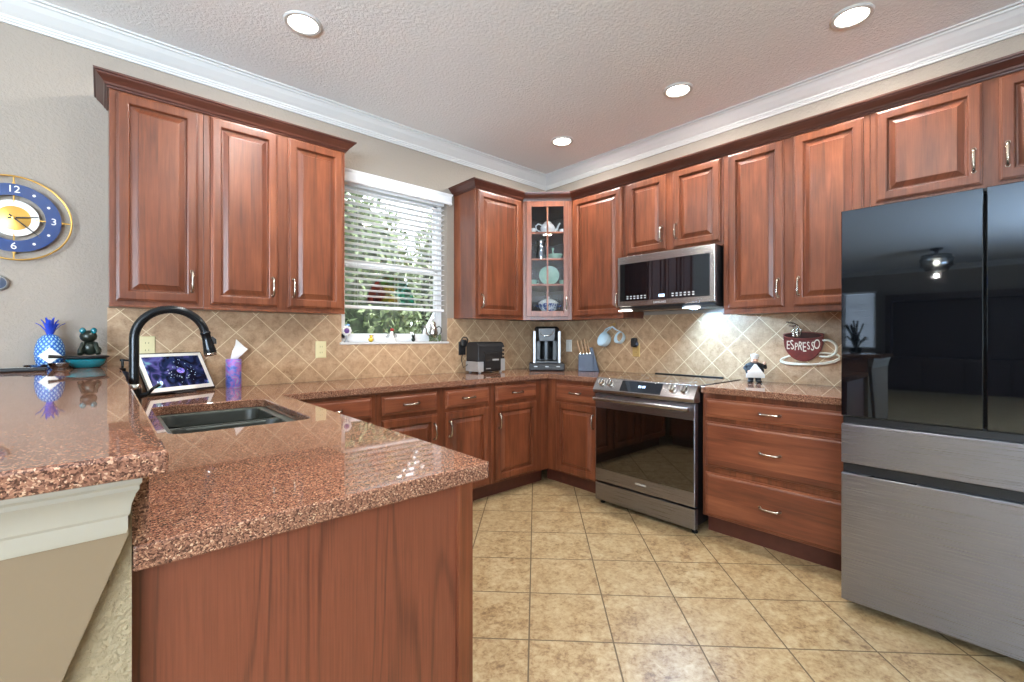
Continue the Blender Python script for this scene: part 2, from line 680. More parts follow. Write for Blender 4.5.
# ------------------------------------------------------------------ the room
XL, YF, ZC = -12.5, -6.5, 2.83
DX0, DX1 = -9.3, -4.7                                   # opening of the added, unseen sliding glass door
WX0, WX1, WZ0, WZ1 = -2.118, -1.212, 1.18, 2.38        # kitchen window opening
struct(G().box(XL-.15, .15, YF-.15, .15, -.12, 0).done('floor', 'floor'))
struct(G().box(XL-.15, .15, YF-.15, .15, ZC, ZC+.15).done('ceiling', 'ceiling'))
g = G()
g.box(XL-.15, WX0, 0, .15, 0, ZC).box(WX1, .15, 0, .15, 0, ZC).box(WX0, WX1, 0, .15, 0, WZ0).box(WX0, WX1, 0, .15, WZ1, ZC)
struct(g.done('wall_back', 'wall'))
struct(G().box(0, .15, YF, 0, 0, ZC).done('wall_right', 'wall'))
g = G()
g.box(XL-.15, DX0, YF-.15, YF, 0, ZC).box(DX1, .15, YF-.15, YF, 0, ZC).box(DX0, DX1, YF-.15, YF, 2.35, ZC)
struct(g.done('wall_front', 'wall'))
g = G()
g.box(XL-.15, XL, YF, -.92, 0, ZC).box(XL-.15, XL, -.26, 0, 0, ZC).box(XL-.15, XL, -.92, -.26, 0, .93).box(XL-.15, XL, -.92, -.26, 2.33, ZC)
struct(g.done('wall_left', 'wall'))

crown = [(0, 2.722), (.010, 2.722), (.013, 2.731), (.019, 2.733), (.021, 2.741), (.027, 2.743), (.030, 2.752), (.048, 2.764), (.078, 2.788),
         (.096, 2.808), (.104, 2.812), (.107, 2.820), (.120, 2.822), (.120, 2.83), (0, 2.83)]
struct(G().sweep([(XL, 0), (0, 0), (0, YF)], crown).done('trim_1', 'white'))
struct(G().sweep([(-.002, YF), (XL, YF), (XL, 0)], crown).done('trim_2', 'white'))

# tiled backsplash
T = .008
g = G()
g.box(-3.37, WX0, -T, 0, .914, 1.378).box(WX0, WX1, -T, 0, .914, WZ0-.012).box(WX1, -T, -T, 0, .914, 1.378)
struct(g.done('wall_back_tile', 'splash_a'))
struct(G().box(-T, 0, -2.72, 0, .914, 1.40).done('wall_right_tile', 'splash_b'))

# kitchen window: frame, sashes, panes, marble sill
win = struct(G().box(WX0, WX0+.035, .085, .14, WZ0, WZ1).box(WX1-.035, WX1, .085, .14, WZ0, WZ1)
             .box(WX0, WX1, .085, .14, WZ1-.035, WZ1).box(WX0, WX1, .085, .14, WZ0, WZ0+.03).done('window_1', 'vinyl', bevel=.003))
for name, z0, z1, y in (('lower_sash', WZ0+.03, 1.80, .09), ('upper_sash', 1.76, WZ1-.035, .112)):
    x0, x1 = WX0+.035, WX1-.035
    sa = G().box(x0, x0+.03, y, y+.022, z0, z1).box(x1-.03, x1, y, y+.022, z0, z1).box(x0, x1, y, y+.022, z0, z0+.035).box(x0, x1, y, y+.022, z1-.035, z1) \
        .done(name, 'vinyl', win, bevel=.002)
    G().box(x0+.028, x1-.028, y+.009, y+.013, z0+.033, z1-.033).done('window_pane', 'glass', sa)
G().box(WX0-.012, WX1+.012, -.018, .085, WZ0-.016, WZ0).done('sill', 'white', win, bevel=.004)

# unseen sliding glass door added for the uplight, window in the far wall
d = struct(G().box(DX0, DX0+.07, YF-.1, YF-.03, 0, 2.35).box(DX1-.07, DX1, YF-.1, YF-.03, 0, 2.35).box(DX0, DX1, YF-.1, YF-.03, 2.28, 2.35).box(DX0, DX1, YF-.1, YF-.03, 0, .05)
           .done('unseen_door_1', 'vinyl'))
for x in (DX0+.07, DX0+2.3):
    p = G().box(x, x+.07, YF-.08, YF-.05, .05, 2.28).box(x+2.16, x+2.23, YF-.08, YF-.05, .05, 2.28).box(x, x+2.23, YF-.08, YF-.05, .05, .12).box(x, x+2.23, YF-.08, YF-.05, 2.2, 2.28) \
        .done('door_panel', 'vinyl', d)
    G().box(x+.07, x+2.16, YF-.068, YF-.062, .12, 2.2).done('door_glass', 'glass', p)
w2 = struct(G().box(XL-.1, XL-.05, -.92, -.88, .93, 2.33).box(XL-.1, XL-.05, -.30, -.26, .93, 2.33).box(XL-.1, XL-.05, -.92, -.26, .93, .97).box(XL-.1, XL-.05, -.92, -.26, 2.29, 2.33)
            .done('window_2', 'vinyl'))
G().box(XL-.08, XL-.075, -.88, -.30, .97, 2.29).done('window_pane', 'glass', w2)

# half wall that carries the bar, with its tapered end and moulding
struct(G().box(-3.62, -3.358, -2.38, -.001, 0, 1.033).done('wall_bar', 'stucco'))
struct(G().prism([(-3.361, .96), (-3.361, .944), (-3.61, .297), (-3.725, 0), (-4.1, 0), (-4.1, .96)], -2.402, -2.381, 'xz').done('wall_bar_end', 'smooth'))
bp = [(0, .944), (.006, .944), (.009, .950), (.009, .968), (.013, .972), (.016, .985), (.024, 1.0), (.031, 1.006), (.031, 1.012), (.036, 1.016), (.036, 1.033), (0, 1.033)]
struct(G().sweep([(-4.1, -2.4025), (-3.368, -2.4025), (-3.368, -2.3805)], [(o*.55, z) for o, z in bp]).done('trim_3', 'shadetrim', smooth=20))

# ------------------------------------------------------------------ cabinets
DOOR = [(.001, .0035), (0, .005), (0, .012), (.0015, .0145), (.006, .0155), (.008, .0195), (.012, .0205), (.044, .0205), (.048, .019), (.0515, .012), (.053, .0045), (.060, .0045), (.082, .0150), (.084, .0180), (.087, .0185)]
DRAWER = [(.001, .0035), (0, .005), (0, .009), (.002, .0115), (.010, .0125), (.012, .0165), (.017, .0195), (.023, .0205), (.026, .0205)]


def pull(parent, fr, u, v, w, vertical=True, L=.104):
    g = G(fr)
    h = L/2
    d = (0, 1) if vertical else (1, 0)
    a = [(-h, .004), (-h+.002, .016), (-h+.012, .024), (-h*.4, .028), (0, .029), (h*.4, .028), (h-.012, .024), (h-.002, .016), (h, .004)]
    g.tube([(u+d[0]*t, v+d[1]*t, w+o) for t, o in a], [.007, .0068, .0066, .0062, .006, .0062, .0066, .0068, .007], 8)
    for t in (-h, h):
        g.tube([(u+d[0]*t, v+d[1]*t, w-.001), (u+d[0]*t, v+d[1]*t, w+.004)], .009, 10)
    return g.done('handle', 'pewter', parent, smooth=50)


def door(parent, fr, u0, u1, v0, v1, hs=None, at='b', name='door', m='wood'):
    o = G(fr).panel(u0, u1, v0, v1, DOOR).done(name, m, parent)
    if hs:
        u = u0+.028 if hs == 'l' else u1-.028
        v = v0+.115 if at == 'b' else v1-.115
        pull(o, fr, u, v, .02)
    return o


def drawer(parent, fr, u0, u1, v0, v1, L=.104):
    o = G(fr).panel(u0, u1, v0, v1, DRAWER).done('drawer', 'woodh', parent)
    pull(o, fr, (u0+u1)/2, (v0+v1)/2, .02, False, L)
    return o


def cabinet(name, label, fr, u0, u1, v0, v1, depth, doors=(), drawers=(), toe=0, body='wood'):
    p = fr @ Vector(((u0+u1)/2, v0 if not toe else 0, -depth/2))
    t = thing(name, label, 'cabinet', p)
    e = .0008
    if toe:
        G(fr).box(u0+e, u1-e, v0, v1, -depth, 0).done('body', body, t, bevel=.0015)
        G(fr).box(u0+e, u1-e, 0, v0, -depth, -.075).done('toe_kick', 'toe', t)
    else:
        G(fr).box(u0+e, u1-e, v0, v1, -depth, 0).done('body', body, t, bevel=.0015)
        G(fr).box(u0+e, u1-e, v0-.006, v0+.004, -.03, .006).done('light_rail', body, t, bevel=.002)
    for d in doors:
        door(t, fr, *d)
    for d in drawers:
        drawer(t, fr, *d)
    return t


UB, UT = 1.374, 2.45
fa, fb = FA(-.305), FB(-.305)
D0, D1 = 1.398, 2.416
cabinet('wall_cabinet', 'narrow cherry wall cabinet with one door, nearest the clock', fa, -3.366, -2.985, UB, UT, .304, [(-3.340, -3.009, D0, D1, 'r')])
cabinet('wall_cabinet', 'cherry wall cabinet with a pair of doors, left of the window', fa, -2.985, -2.213, UB, UT, .304,
        [(-2.953, -2.619, D0, D1, 'r'), (-2.561, -2.231, D0, D1, 'l')])
cabinet('wall_cabinet', 'cherry wall cabinet between the window and the glass corner cabinet', fa, -1.143, -.612, UB, UT, .304, [(-1.121, -.650, D0, D1, 'l')])
cabinet('wall_cabinet', 'cherry wall cabinet between the glass corner cabinet and the microwave', fb, .612, 1.142, UB, UT, .304, [(.640, 1.133, D0, D1, 'r')])
cabinet('wall_cabinet', 'short two door cherry cabinet directly above the microwave', fb, 1.142, 1.930, 1.838, UT, .304,
        [(1.187, 1.517, 1.864, D1, 'r'), (1.576, 1.913, 1.864, D1, 'l')])
cabinet('wall_cabinet', 'tall two door cherry wall cabinet between microwave and refrigerator', fb, 1.930, 2.712, UB, UT, .304,
        [(1.965, 2.296, D0+.006, D1, 'r'), (2.350, 2.686, D0+.006, D1, 'l')])
cabinet('wall_cabinet', 'short two door cherry cabinet above the refrigerator', fb, 2.712, 3.62, 1.915, UT, .304,
        [(2.738, 3.135, 1.938, D1, 'r'), (3.188, 3.585, 1.938, D1, 'l')])

# glass fronted corner cabinet
t = thing('corner_cabinet', 'diagonal corner wall cabinet with a glass door showing dishes', 'cabinet', (-.3, -.3, UB))
fd = FR((-.4585, -.4585, 0), (R2, -R2, 0), (-R2, -R2, 0))
hw = .2157
plan = [(-.611, -.010), (-.611, -.304), (-.304, -.611), (-.010, -.611), (-.010, -.010)]


def inset_plan(k):
    return [(-.611+k, -.010-k), (-.611+k, -.304-k*.1), (-.304-k*.1, -.611+k), (-.010-k, -.611+k), (-.010-k, -.010-k)]


g = G()
g.prism([(x, y) for x, y in plan], UB, UB+.068, 'xy').prism(plan, UT-.06, UT, 'xy')
g.box(-.611, -.595, -.304, -.010, UB+.068, UT-.06).box(-.304, -.010, -.611, -.595, UB+.068, UT-.06)
g.box(-.595, -.010, -.022, -.010, UB+.068, UT-.06).box(-.022, -.010, -.595, -.022, UB+.068, UT-.06)
g.done('body', 'inner', t)
g = G(fd)
g.box(-hw, -hw+.027, UB, UT, -.018, 0).box(hw-.027, hw, UB, UT, -.018, 0).box(-hw, hw, UB-.006, UB+.03, -.018, .002).box(-hw, hw, 2.40, UT, -.018, 0)
g.done('face_frame', 'wood', t, bevel=.0015)
SH = [1.690, 1.916, 2.152]
for z in SH:
    G().prism([(-.594, -.023), (-.594, -.295), (-.295, -.594), (-.023, -.594), (-.023, -.023)], z-.018, z-.006, 'xy').done('shelf', 'wood', t)
u = .187
g = G(fd)
for a in (-u, u-.047):
    g.box(a, a+.047, D0, D1, .001, .019)
g.box(-u+.047, u-.047, D0, D0+.05, .001, .019).box(-u+.047, u-.047, D1-.047, D1, .001, .019)
g.box(-.008, .008, D0+.05, D1-.047, .003, .017)
for z in SH:
    g.box(-u+.047, u-.047, z-.020, z-.004, .003, .0175)
dd = g.done('door', 'wood', t, bevel=.0025)
G(fd).box(-u+.044, u-.044, D0+.047, D1-.044, .005, .008).done('door_pane', 'cabglass', dd)
pull(dd, fd, u-.02, D0+.115, .019)

# crown along the tops of the wall cabinets
cc = [(0, 2.424), (.008, 2.424), (.010, 2.432), (.016, 2.434), (.020, 2.444), (.034, 2.458), (.046, 2.470), (.048, 2.476), (.055, 2.478), (.057, 2.487), (0, 2.487)]
o = G().sweep([(-3.366, -.002), (-3.366, -.306), (-2.213, -.306), (-2.213, -.002)], cc).done('cabinet_crown_molding', 'darkwood')
tag(o, 'dark cherry crown molding on top of the cabinets left of the window', 'molding')
o = G().sweep([(-1.143, -.002), (-1.143, -.306), (-.6125, -.306), (-.306, -.6125), (-.306, -3.62)], cc).done('cabinet_crown_molding', 'darkwood')
tag(o, 'dark cherry crown molding along the corner, microwave and refrigerator cabinets', 'molding')

# base cabinets
BT = .874
ba, bb = FA(-.61), FB(-.61)
cabinet('base_cabinet', 'cherry base cabinet under the back counter, its drawer partly behind the peninsula', ba, -2.68, -2.142, .115, BT, .6,
        [(-2.655, -2.174, .125, .700, 'r', 't')], [(-2.655, -2.174, .728, .852)], 1)
cabinet('base_cabinet', 'cherry base cabinet with two drawers above a pair of doors', ba, -2.142, -1.225, .115, BT, .6,
        [(-2.108, -1.708, .125, .700, 'r', 't'), (-1.640, -1.256, .125, .700, 'l', 't')], [(-2.108, -1.708, .728, .850), (-1.640, -1.256, .728, .850)], 1)
cabinet('base_cabinet', 'cherry base cabinet below the toaster, one drawer and one door', ba, -1.225, -.612, .115, BT, .6,
        [(-1.194, -.762, .135, .700, 'l', 't')], [(-1.194, -.760, .728, .848)], 1)
cabinet('base_cabinet', 'narrow cherry base cabinet between the corner and the range', bb, .690, 1.160, .115, BT, .6,
        [(.712, 1.128, .130, .690, 'r', 't')], [(.712, 1.128, .712, .840)], 1)
G(bb).box(.602, .690, .115, BT, -.3, 0).done('filler_stile', 'wood', bpy.data.objects['base_cabinet.003'], bevel=.0015)
G(bb).box(.528, .690, 0, .115, -.3, -.075).done('toe_kick', 'toe', bpy.data.objects['base_cabinet.003'])
cabinet('drawer_cabinet', 'cherry base cabinet with three wide drawers beside the refrigerator', bb, 1.934, 2.700, .115, BT, .6, (),
        [(1.956, 2.690, .729, .842), (1.956, 2.690, .424, .702), (1.956, 2.690, .122, .391)], 1)

# peninsula sink base
fp = FR((-2.74, 0, 0), (0, 1, 0), (1, 0, 0))
t = thing('peninsula_cabinet', 'cherry peninsula base with a plain grained end panel, under the sink', 'cabinet', (-3.05, -1.5, 0))
G().box(-3.335, -2.76, -2.335, -.62, .115, .70).box(-2.775, -2.74, -2.335, -.655, .115, BT).box(-3.335, -3.31, -2.335, -.62, .7, BT).done('body', 'wood', t)
G().box(-3.335, -2.815, -2.335, -.62, 0, .115).done('toe_kick', 'toe', t)
G().box(-3.357, -2.748, -2.352, -2.336, .002, .8745).done('end_panel', 'panel', t)
G().box(-2.764, -2.722, -2.362, -2.337, .002, .8745).done('corner_stile', 'wood', t, bevel=.002)
for a, b, h in ((-2.30, -1.86, 'r'), (-1.83, -1.36, 'r'), (-1.33, -.86, 'l')):
    door(t, fp, a, b, .135, .70, h, 't')
    G(fp).panel(a, b, .728, .85, DRAWER).done('false_drawer', 'woodh', t)

# ------------------------------------------------------------------ worktops
CT0, CT1 = .875, .914
SX0, SX1, SY0, SY1 = -3.235, -2.800, -1.480, -.735


def rrect(x0, x1, y0, y1, r, seg=5):
    pts = []
    for cx, cy, a in ((x1-r, y1-r, 0), (x0+r, y1-r, 90), (x0+r, y0+r, 180), (x1-r, y0+r, 270)):
        for i in range(seg+1):
            b = math.radians(a+90*i/seg)
            pts.append((cx+r*math.cos(b), cy+r*math.sin(b)))
    return pts


def counter():
    bm = bmesh.new()
    outer = [(-3.357, -2.382), (-2.690, -2.382), (-2.682, -2.374), (-2.681, -.640), (-.645, -.640), (-.645, -1.158), (-.010, -1.158), (-.010, -.010), (-3.357, -.010)]
    hole = rrect(SX0, SX1, SY0, SY1, .05)
    es = []
    for loop in (outer, hole):
        vs = [bm.verts.new((x, y, CT1)) for x, y in loop]
        es += [bm.edges.new((vs[i], vs[(i+1) % len(vs)])) for i in range(len(vs))]
    r = bmesh.ops.triangle_fill(bm, use_beauty=True, use_dissolve=False, edges=es)
    fs = [f for f in bm.faces]
    ex = bmesh.ops.extrude_face_region(bm, geom=fs)
    bmesh.ops.translate(bm, vec=(0, 0, CT0-CT1), verts=[e for e in ex['geom'] if isinstance(e, bmesh.types.BMVert)])
    g = G()
    g.bm.free()
    g.bm = bm
    return g


o = counter().done('countertop', 'granite', bevel=.004)
tag(o, 'continuous speckled red brown stone worktop over peninsula and back corner', 'countertop')
o = G().box(-.645, -.010, -2.704, -1.936, CT0, CT1).done('countertop', 'granite', bevel=.004)
tag(o, 'short speckled stone worktop between range and refrigerator', 'countertop')
o = G().box(-3.86, -3.323, -2.478, -.002, 1.034, 1.067).done('bar_top', 'granite', bevel=.005)
tag(o, 'raised speckled stone bar top in the left foreground', 'bar top')
o = G().box(-3.3575, -3.338, -2.376, -.012, .9145, 1.0335).done('stone_riser', 'granite')
tag(o, 'narrow dark stone riser standing between worktop and raised bar top', 'backsplash')

# ------------------------------------------------------------------ sink and faucet
t = thing('kitchen_sink', 'black double bowl sink set under the peninsula worktop', 'sink', (-3.02, -1.11, .70))
zt = CT0-.001


def bowl(y0, y1):
    rings = []
    for k, z in ((0, zt), (.004, zt-.012), (.010, zt-.10), (.018, zt-.145), (.05, zt-.165)):
        rings.append([(x, y, z) for x, y in rrect(SX0+.030+k, SX1-.026-k, y0+k, y1-k, .055)])
    g = G()
    g.loft(rings, caps=False)
    g.f(list(g.bm.verts)[-24:])
    return g


G().box(SX0-.02, SX0+.032, SY0-.02, SY1+.02, zt-.008, zt).box(SX1-.028, SX1+.02, SY0-.02, SY1+.02, zt-.008, zt) \
    .box(SX0+.032, SX1-.028, SY0-.02, SY0+.022, zt-.008, zt).box(SX0+.032, SX1-.028, SY1-.030, SY1+.02, zt-.008, zt).done('rim', 'sink', t, bevel=.002)
G().box(SX0+.030, SX1-.026, -1.128, -1.090, zt-.06, zt-.003).done('divider', 'sink', t, bevel=.006)
for y0, y1 in ((SY0+.020, -1.124), (-1.094, SY1-.028)):
    bw = bowl(y0, y1).done('bowl', 'sinkbowl', t, smooth=40)
    G().lathe([(.045, 0), (.045, .004), (.03, .002), (.004, .002)], (-3.02, (y0+y1)/2, zt-.166), 20).done('drain', 'chrome', bw, smooth=40)

t = thing('kitchen_faucet', 'tall black gooseneck faucet arching over the sink', 'faucet', (-3.300, -1.05, CT1))
fx, fy = -3.302, -1.05
G().lathe([(.030, 0), (.030, .006), (.025, .012), (.022, .03), (.0225, .10), (.023, .112)], (fx, fy, CT1), 20).done('body', 'blackmetal', t, smooth=50)
G().lathe([(.0235, .112), (.0245, .115), (.0245, .121), (.0225, .124), (.0225, .128), (.019, .131)], (fx, fy, CT1), 20).done('collar', 'chrome', t, smooth=50)
pts = [(fx, fy, CT1+.128), (fx, fy, CT1+.20)]
R = .112
cz = 1.212
for i in range(25):
    a = PI-(PI-.22)*i/24
    pts.append((fx+R+R*math.cos(a), fy, cz+R*math.sin(a)*1.02))
G().tube(pts, .0155, 16).done('spout', 'blackmetal', t, smooth=60)
ex, ez = pts[-1][0], pts[-1][2]
rot = Matrix.Rotation(math.radians(-12), 3, 'Y') @ Matrix.Rotation(PI, 3, 'X')
hd = G().lathe([(.0165, -.004), (.0185, .0), (.0185, .006), (.0165, .008), (.017, .03), (.021, .06), (.023, .082), (.022, .086)], (ex, fy, ez), 18, rot).done('spray_head', 'blackmetal', t, smooth=50)
G().lathe([(.0224, .083), (.0236, .088), (.020, .096), (.004, .096)], (ex, fy, ez), 18, rot).done('spray_ring', 'chrome', hd, smooth=50)
G().tube([(ex+.020, fy, ez-.018), (ex+.030, fy, ez-.030), (ex+.032, fy, ez-.046)], [.006, .009, .007], 8).done('spray_button', 'black', hd, smooth=50)
G().tube([(fx+.018, fy-.005, CT1+.085), (fx+.038, fy-.012, CT1+.092), (fx+.055, fy-.016, CT1+.112), (fx+.074, fy-.02, CT1+.126)], [.011, .007, .0055, .007], 10).done('lever', 'blackmetal', t, smooth=60)

# ------------------------------------------------------------------ range
RX = -.695
RY0, RY1 = -1.928, -1.166
t = thing('range', 'black stainless slide-in range with a glass oven door', 'range', (-.35, -1.547, 0))
G().box(-.655, -.015, RY0+.012, RY1-.012, .045, .905).done('body', 'black', t, bevel=.002)
ck = G().box(-.668, -.012, RY0, RY1, .906, .919).done('cooktop', 'blackglass', t, bevel=.003)
G().box(-.040, -.0125, RY0+.12, RY1-.10, .9185, .926).done('vent_trim', 'black', ck, bevel=.002)
for yy, rr in ((-1.36, .1), (-1.74, .085)):
    for xx in (-.2, -.48):
        G().lathe([(rr, .9192), (rr-.003, .9194)], (xx, yy, 0), 32, cap0=False, cap1=False).done('burner_ring', 'greypl', ck)
cp = G()
cp.loft([[(x, y, z) for x, z in ((-.640, .921), (-.668, .921), (-.722, .838), (-.716, .814), (-.640, .814))] for y in (RY0-.002, RY1+.002)])
cp = cp.done('control_panel', 'steel', t, bevel=.0025)
sl = Vector((-.668-(-.722), 0, .921-.838)).normalized()      # up the slope
nrm = Vector((-sl.z, 0, sl.x))
base = Vector((-.695, 0, .8795))
fs = Matrix(((0, sl.x, nrm.x, base.x), (-1, sl.y, nrm.y, 0), (0, sl.z, nrm.z, base.z), (0, 0, 0, 1)))
gd = G(fs).box(1.166+.225, 1.166+.535, -.040, .040, -.002, .0015).done('display_glass', 'blackglass', cp)
g = G(fs)
for k in (0, 1, 2.3, 3.3):
    g.box(1.530+k*.013, 1.538+k*.013, -.006, .011, .0008, .0022)
g.done('lit_digits', 'bluedisplay', cp)
rk = fs.to_3x3()
for uu in (1.166+.060, 1.166+.132, 1.166+.612, 1.166+.690):
    c = fs @ Vector((uu, .008, 0))
    kb = G().lathe([(.026, 0), (.026, .004), (.0225, .006), (.0215, .024), (.019, .028), (.004, .028)], c, 20, rk).done('knob', 'chrome', t, smooth=40)
    G(fs).box(uu-.004, uu+.004, -.010, .030, .026, .034).done('grip', 'steel', kb, bevel=.002)
g = G(FB(-.655))
g.box(-RY1+.003, -RY0-.003, .172, .806, 0, .040)
dr = g.done('oven_door', 'darksteel', t, bevel=.003)
G(FB(-.655)).box(-RY1+.010, -RY0-.010, .262, .706, .036, .0425).done('oven_window', 'ovenglass', dr)
g = G(FB(RX))
for uu in (1.166+.05, 1.166+.712):
    g.box(uu-.010, uu+.010, .762, .786, 0, .046)
g.tube([(1.166+.022, .775, .046), (1.166+.740, .775, .046)], .0145, 14)
g.done('oven_handle', 'steel', dr, smooth=40)
g = G()
g.add_mesh(text_mesh('SAMSUNG', .018, .0004), place(FB(RX-.0004), 1.547, .222, 0, 0, 1.0, 1))
g.done('logo', 'ceramic', dr)
G(FB(-.655)).box(-RY1+.003, -RY0-.003, .034, .160, 0, .040).done('storage_drawer', 'darksteel', t, bevel=.003)
for yy in (RY0+.03, RY1-.03):
    for xx in (-.64, -.06):
        G().lathe([(.018, 0), (.018, .01), (.012, .012), (.012, .046)], (xx, yy, 0), 12).done('foot', 'black', t)

# ------------------------------------------------------------------ microwave
t = thing('microwave_oven', 'stainless over-the-range microwave with a black glass window', 'microwave', (-.2, -1.535, 1.425))
MY0, MY1, MX = -1.918, -1.158, -.405
G().box(-.378, -.010, MY0+.004, MY1-.004, 1.438, 1.834).done('case', 'black', t, bevel=.002)
fm = FB(-.378)
md = G(fm).box(-MY1, -MY0, 1.452, 1.834, 0, .026).done('door', 'steel', t, bevel=.004)
G(fm).box(-MY1+.024, -MY0-.034, 1.492, 1.778, .022, .0275).done('window', 'blackglass', md, bevel=.001)
for q in (.085, .455):
    g = G(fm)
    for k in range(6):
        for j in range(2):
            g.box(1.158+q+k*.030, 1.158+q+.015+k*.030, 1.506+j*.016, 1.514+j*.016, .027, .0282)
    g.done('control_legends', 'legend', md)
G(fm).box(1.158+.355, 1.158+.400, 1.508, 1.528, .027, .0285).done('clock_display', 'bluedisplay', md)
g = G(fm)
g.add_mesh(text_mesh('SAMSUNG', .022, .0004), place(fm, 1.158+.36, 1.471, .0264))
g.done('logo', 'legend', md)
g = G()
g.loft([[(x, y, z) for x, z in ((-.396, 1.452), (-.012, 1.452), (-.012, 1.436), (-.05, 1.424), (-.34, 1.424), (-.385, 1.436))] for y in (MY0+.006, MY1-.006)])
us = g.done('underside', 'softblack', t, bevel=.002)
for yy in (-1.58, -1.37):
    G().box(-.33, -.10, yy-.09, yy+.09, 1.4215, 1.425).done('grease_filter', 'steel', us)
for yy in (-1.20, -1.74):
    G().box(-.375, -.345, yy-.05, yy+.05, 1.4185, 1.4245).done('task_lamp_lens', 'lamp', us)
task = light('microwave_task_lamp', 'AREA', (-.375, -1.64, 1.412), 13, (.36, .64, 1), shape='RECTANGLE', size=.56, size_y=.05)
task.data.spread = math.radians(164)
aim(task, (.0, -.58, -.81))

# ------------------------------------------------------------------ refrigerator
t = thing('refrigerator', 'four door refrigerator with black glass upper doors and dark stainless lower doors', 'refrigerator', (-.46, -3.164, 0))
FX, FY1, FY0 = -.909, -2.712, -3.618
G().box(-.845, -.03, FY0+.004, FY1-.004, .03, 1.775).done('case', 'softblack', t, bevel=.003)
ff = FB(-.850)
mid = 3.163
G(ff).box(-FY1, mid-.004, .866, 1.786, 0, .059).done('upper_door', 'blackglass', t, bevel=.003)
G(ff).box(mid+.004, -FY0, .866, 1.786, 0, .059).done('upper_door', 'blackglass', t, bevel=.003)
ud = G(ff).box(-FY1, -FY0, .656, .830, 0, .059).done('flex_drawer', 'darksteel', t, bevel=.003)
G(ff).box(-FY1+.002, -FY0-.002, .830, .862, 0, .035).done('recessed_grip', 'black', ud, bevel=.002)
ld = G(ff).box(-FY1, -FY0, .040, .610, 0, .059).done('freezer_drawer', 'darksteel', t, bevel=.003)
G(ff).box(-FY1+.002, -FY0-.002, .610, .650, 0, .035).done('recessed_grip', 'black', ld, bevel=.002)
for yy in (FY1-.06, FY0+.06):
    G().lathe([(.022, 0), (.022, .014), (.014, .018), (.014, .034)], (-.80, yy, 0), 12).done('foot', 'greypl', t)
for yy in (FY1-.05, FY0+.05, -3.163):
    G().box(-.87, -.80, yy-.03, yy+.03, 1.776, 1.793).done('hinge_cover', 'black', t, bevel=.003)

# ------------------------------------------------------------------ recessed lights
def downlight(x, y, label):
    t = thing('recessed_light', label, 'ceiling light', (x, y, ZC), 'recessed ceiling lights')
    G().lathe([(.092, 0), (.092, -.004), (.086, -.009), (.072, -.008), (.066, .006)], (x, y, ZC), 32, cap0=False, cap1=False).done('trim_ring', 'white', t, smooth=40)
    G().lathe([(.067, -.0035), (.05, -.006), (.004, -.007)], (x, y, ZC), 32, cap0=False).done('lens', 'lamp', t, smooth=40)
    return t


spots = [(-2.624, -.792, 'recessed ceiling light above the sink, left of the others'),
         (-.580, -.739, 'smallest looking recessed ceiling light, near the glass corner cabinet'),
         (-.599, -1.763, 'recessed ceiling light above the range'),
         (-.594, -2.689, 'recessed ceiling light nearest the refrigerator'),
         (-2.610, -1.790, 'added unseen recessed ceiling light above the middle of the peninsula'),  # this light and the next are added, out of view
         (-2.610, -2.720, 'added unseen recessed ceiling light above the end of the peninsula')]
d0 = downlight(*spots[0])
for x, y, lb in spots[1:]:
    dup(d0, (x, y, ZC), lb)
for i, (x, y, lb) in enumerate(spots):
    light('downlight_lamp', 'AREA', (x, y, ZC-.012), 16, (1, .97, .93), shape='DISK', size=.13)

# ------------------------------------------------------------------ window blind and things on the sill
t = thing('window_blind', 'white slatted window blind with a wide valance, lowered most of the way', 'blind', (-1.665, .03, 1.43))
BX0, BX1 = -2.10, -1.232
G().sweep([(-2.140, -.002), (-2.140, -.030), (-1.190, -.030), (-1.190, -.002)], [(-.004, 2.335), (.004, 2.335), (.008, 2.345), (.004, 2.352), (.004, 2.405), (.010, 2.412), (.014, 2.424), (-.004, 2.424)]) \
    .done('valance', 'vinyl', t)
G().box(BX0, BX1, .012, .058, 2.325, 2.372).done('head_rail', 'vinyl', t)
g = G()
n = 20
for k in range(n):
    z = 1.482+.0425*k
    c, s_ = math.cos(math.radians(9))*.024, math.sin(math.radians(9))*.024
    g.loft([[(x, .034-c, z+s_), (x, .034, z+.0025), (x, .034+c, z-s_), (x, .034+c, z-s_+.0025), (x, .034, z+.005), (x, .034-c, z+s_+.0025)] for x in (BX0, BX1)])
g.done('slats', 'vinyl', t)
G().box(BX0, BX1, .010, .058, 1.430, 1.452).done('bottom_rail', 'vinyl', t, bevel=.004)
for x in (-1.99, -1.665, -1.345):
    G().box(x-.001, x+.001, .0085, .0095, 1.44, 2.33).box(x-.001, x+.001, .0585, .0595, 1.44, 2.33).done('ladder_cord', 'white', t)

zs = WZ0
t = thing('flower_ornament', 'purple flower ornament on a short stand at the left end of the window sill', 'ornament', (-2.060, .045, zs))
G().lathe([(.020, 0), (.020, .006), (.010, .012), (.006, .022), (.006, .055)], (-2.060, .045, zs), 12).done('stand', 'greypl', t, smooth=50)
g = G()
for k in range(9):
    a = 2*PI*k/9
    g.ball((-2.060+.026*math.cos(a), .043, zs+.084+.026*math.sin(a)), .014, .005, .014, 10)
g.done('petals', 'ceramic', t, smooth=60)
G().ball((-2.060, .038, zs+.084), .02, .008, .02, 12).done('bloom', 'purple', t, smooth=60)

t = thing('bee_figurine', 'tiny yellow figurine sitting on the window sill', 'figurine', (-1.872, .045, zs))
G().ball((-1.872, .045, zs+.018), .020, .016, .018, 12).ball((-1.872, .040, zs+.042), .013, .012, .013, 12).done('body', 'yellow', t, smooth=60)
G().ball((-1.884, .034, zs+.050), .005).ball((-1.860, .034, zs+.050), .005).done('ears', 'bark', t, smooth=60)

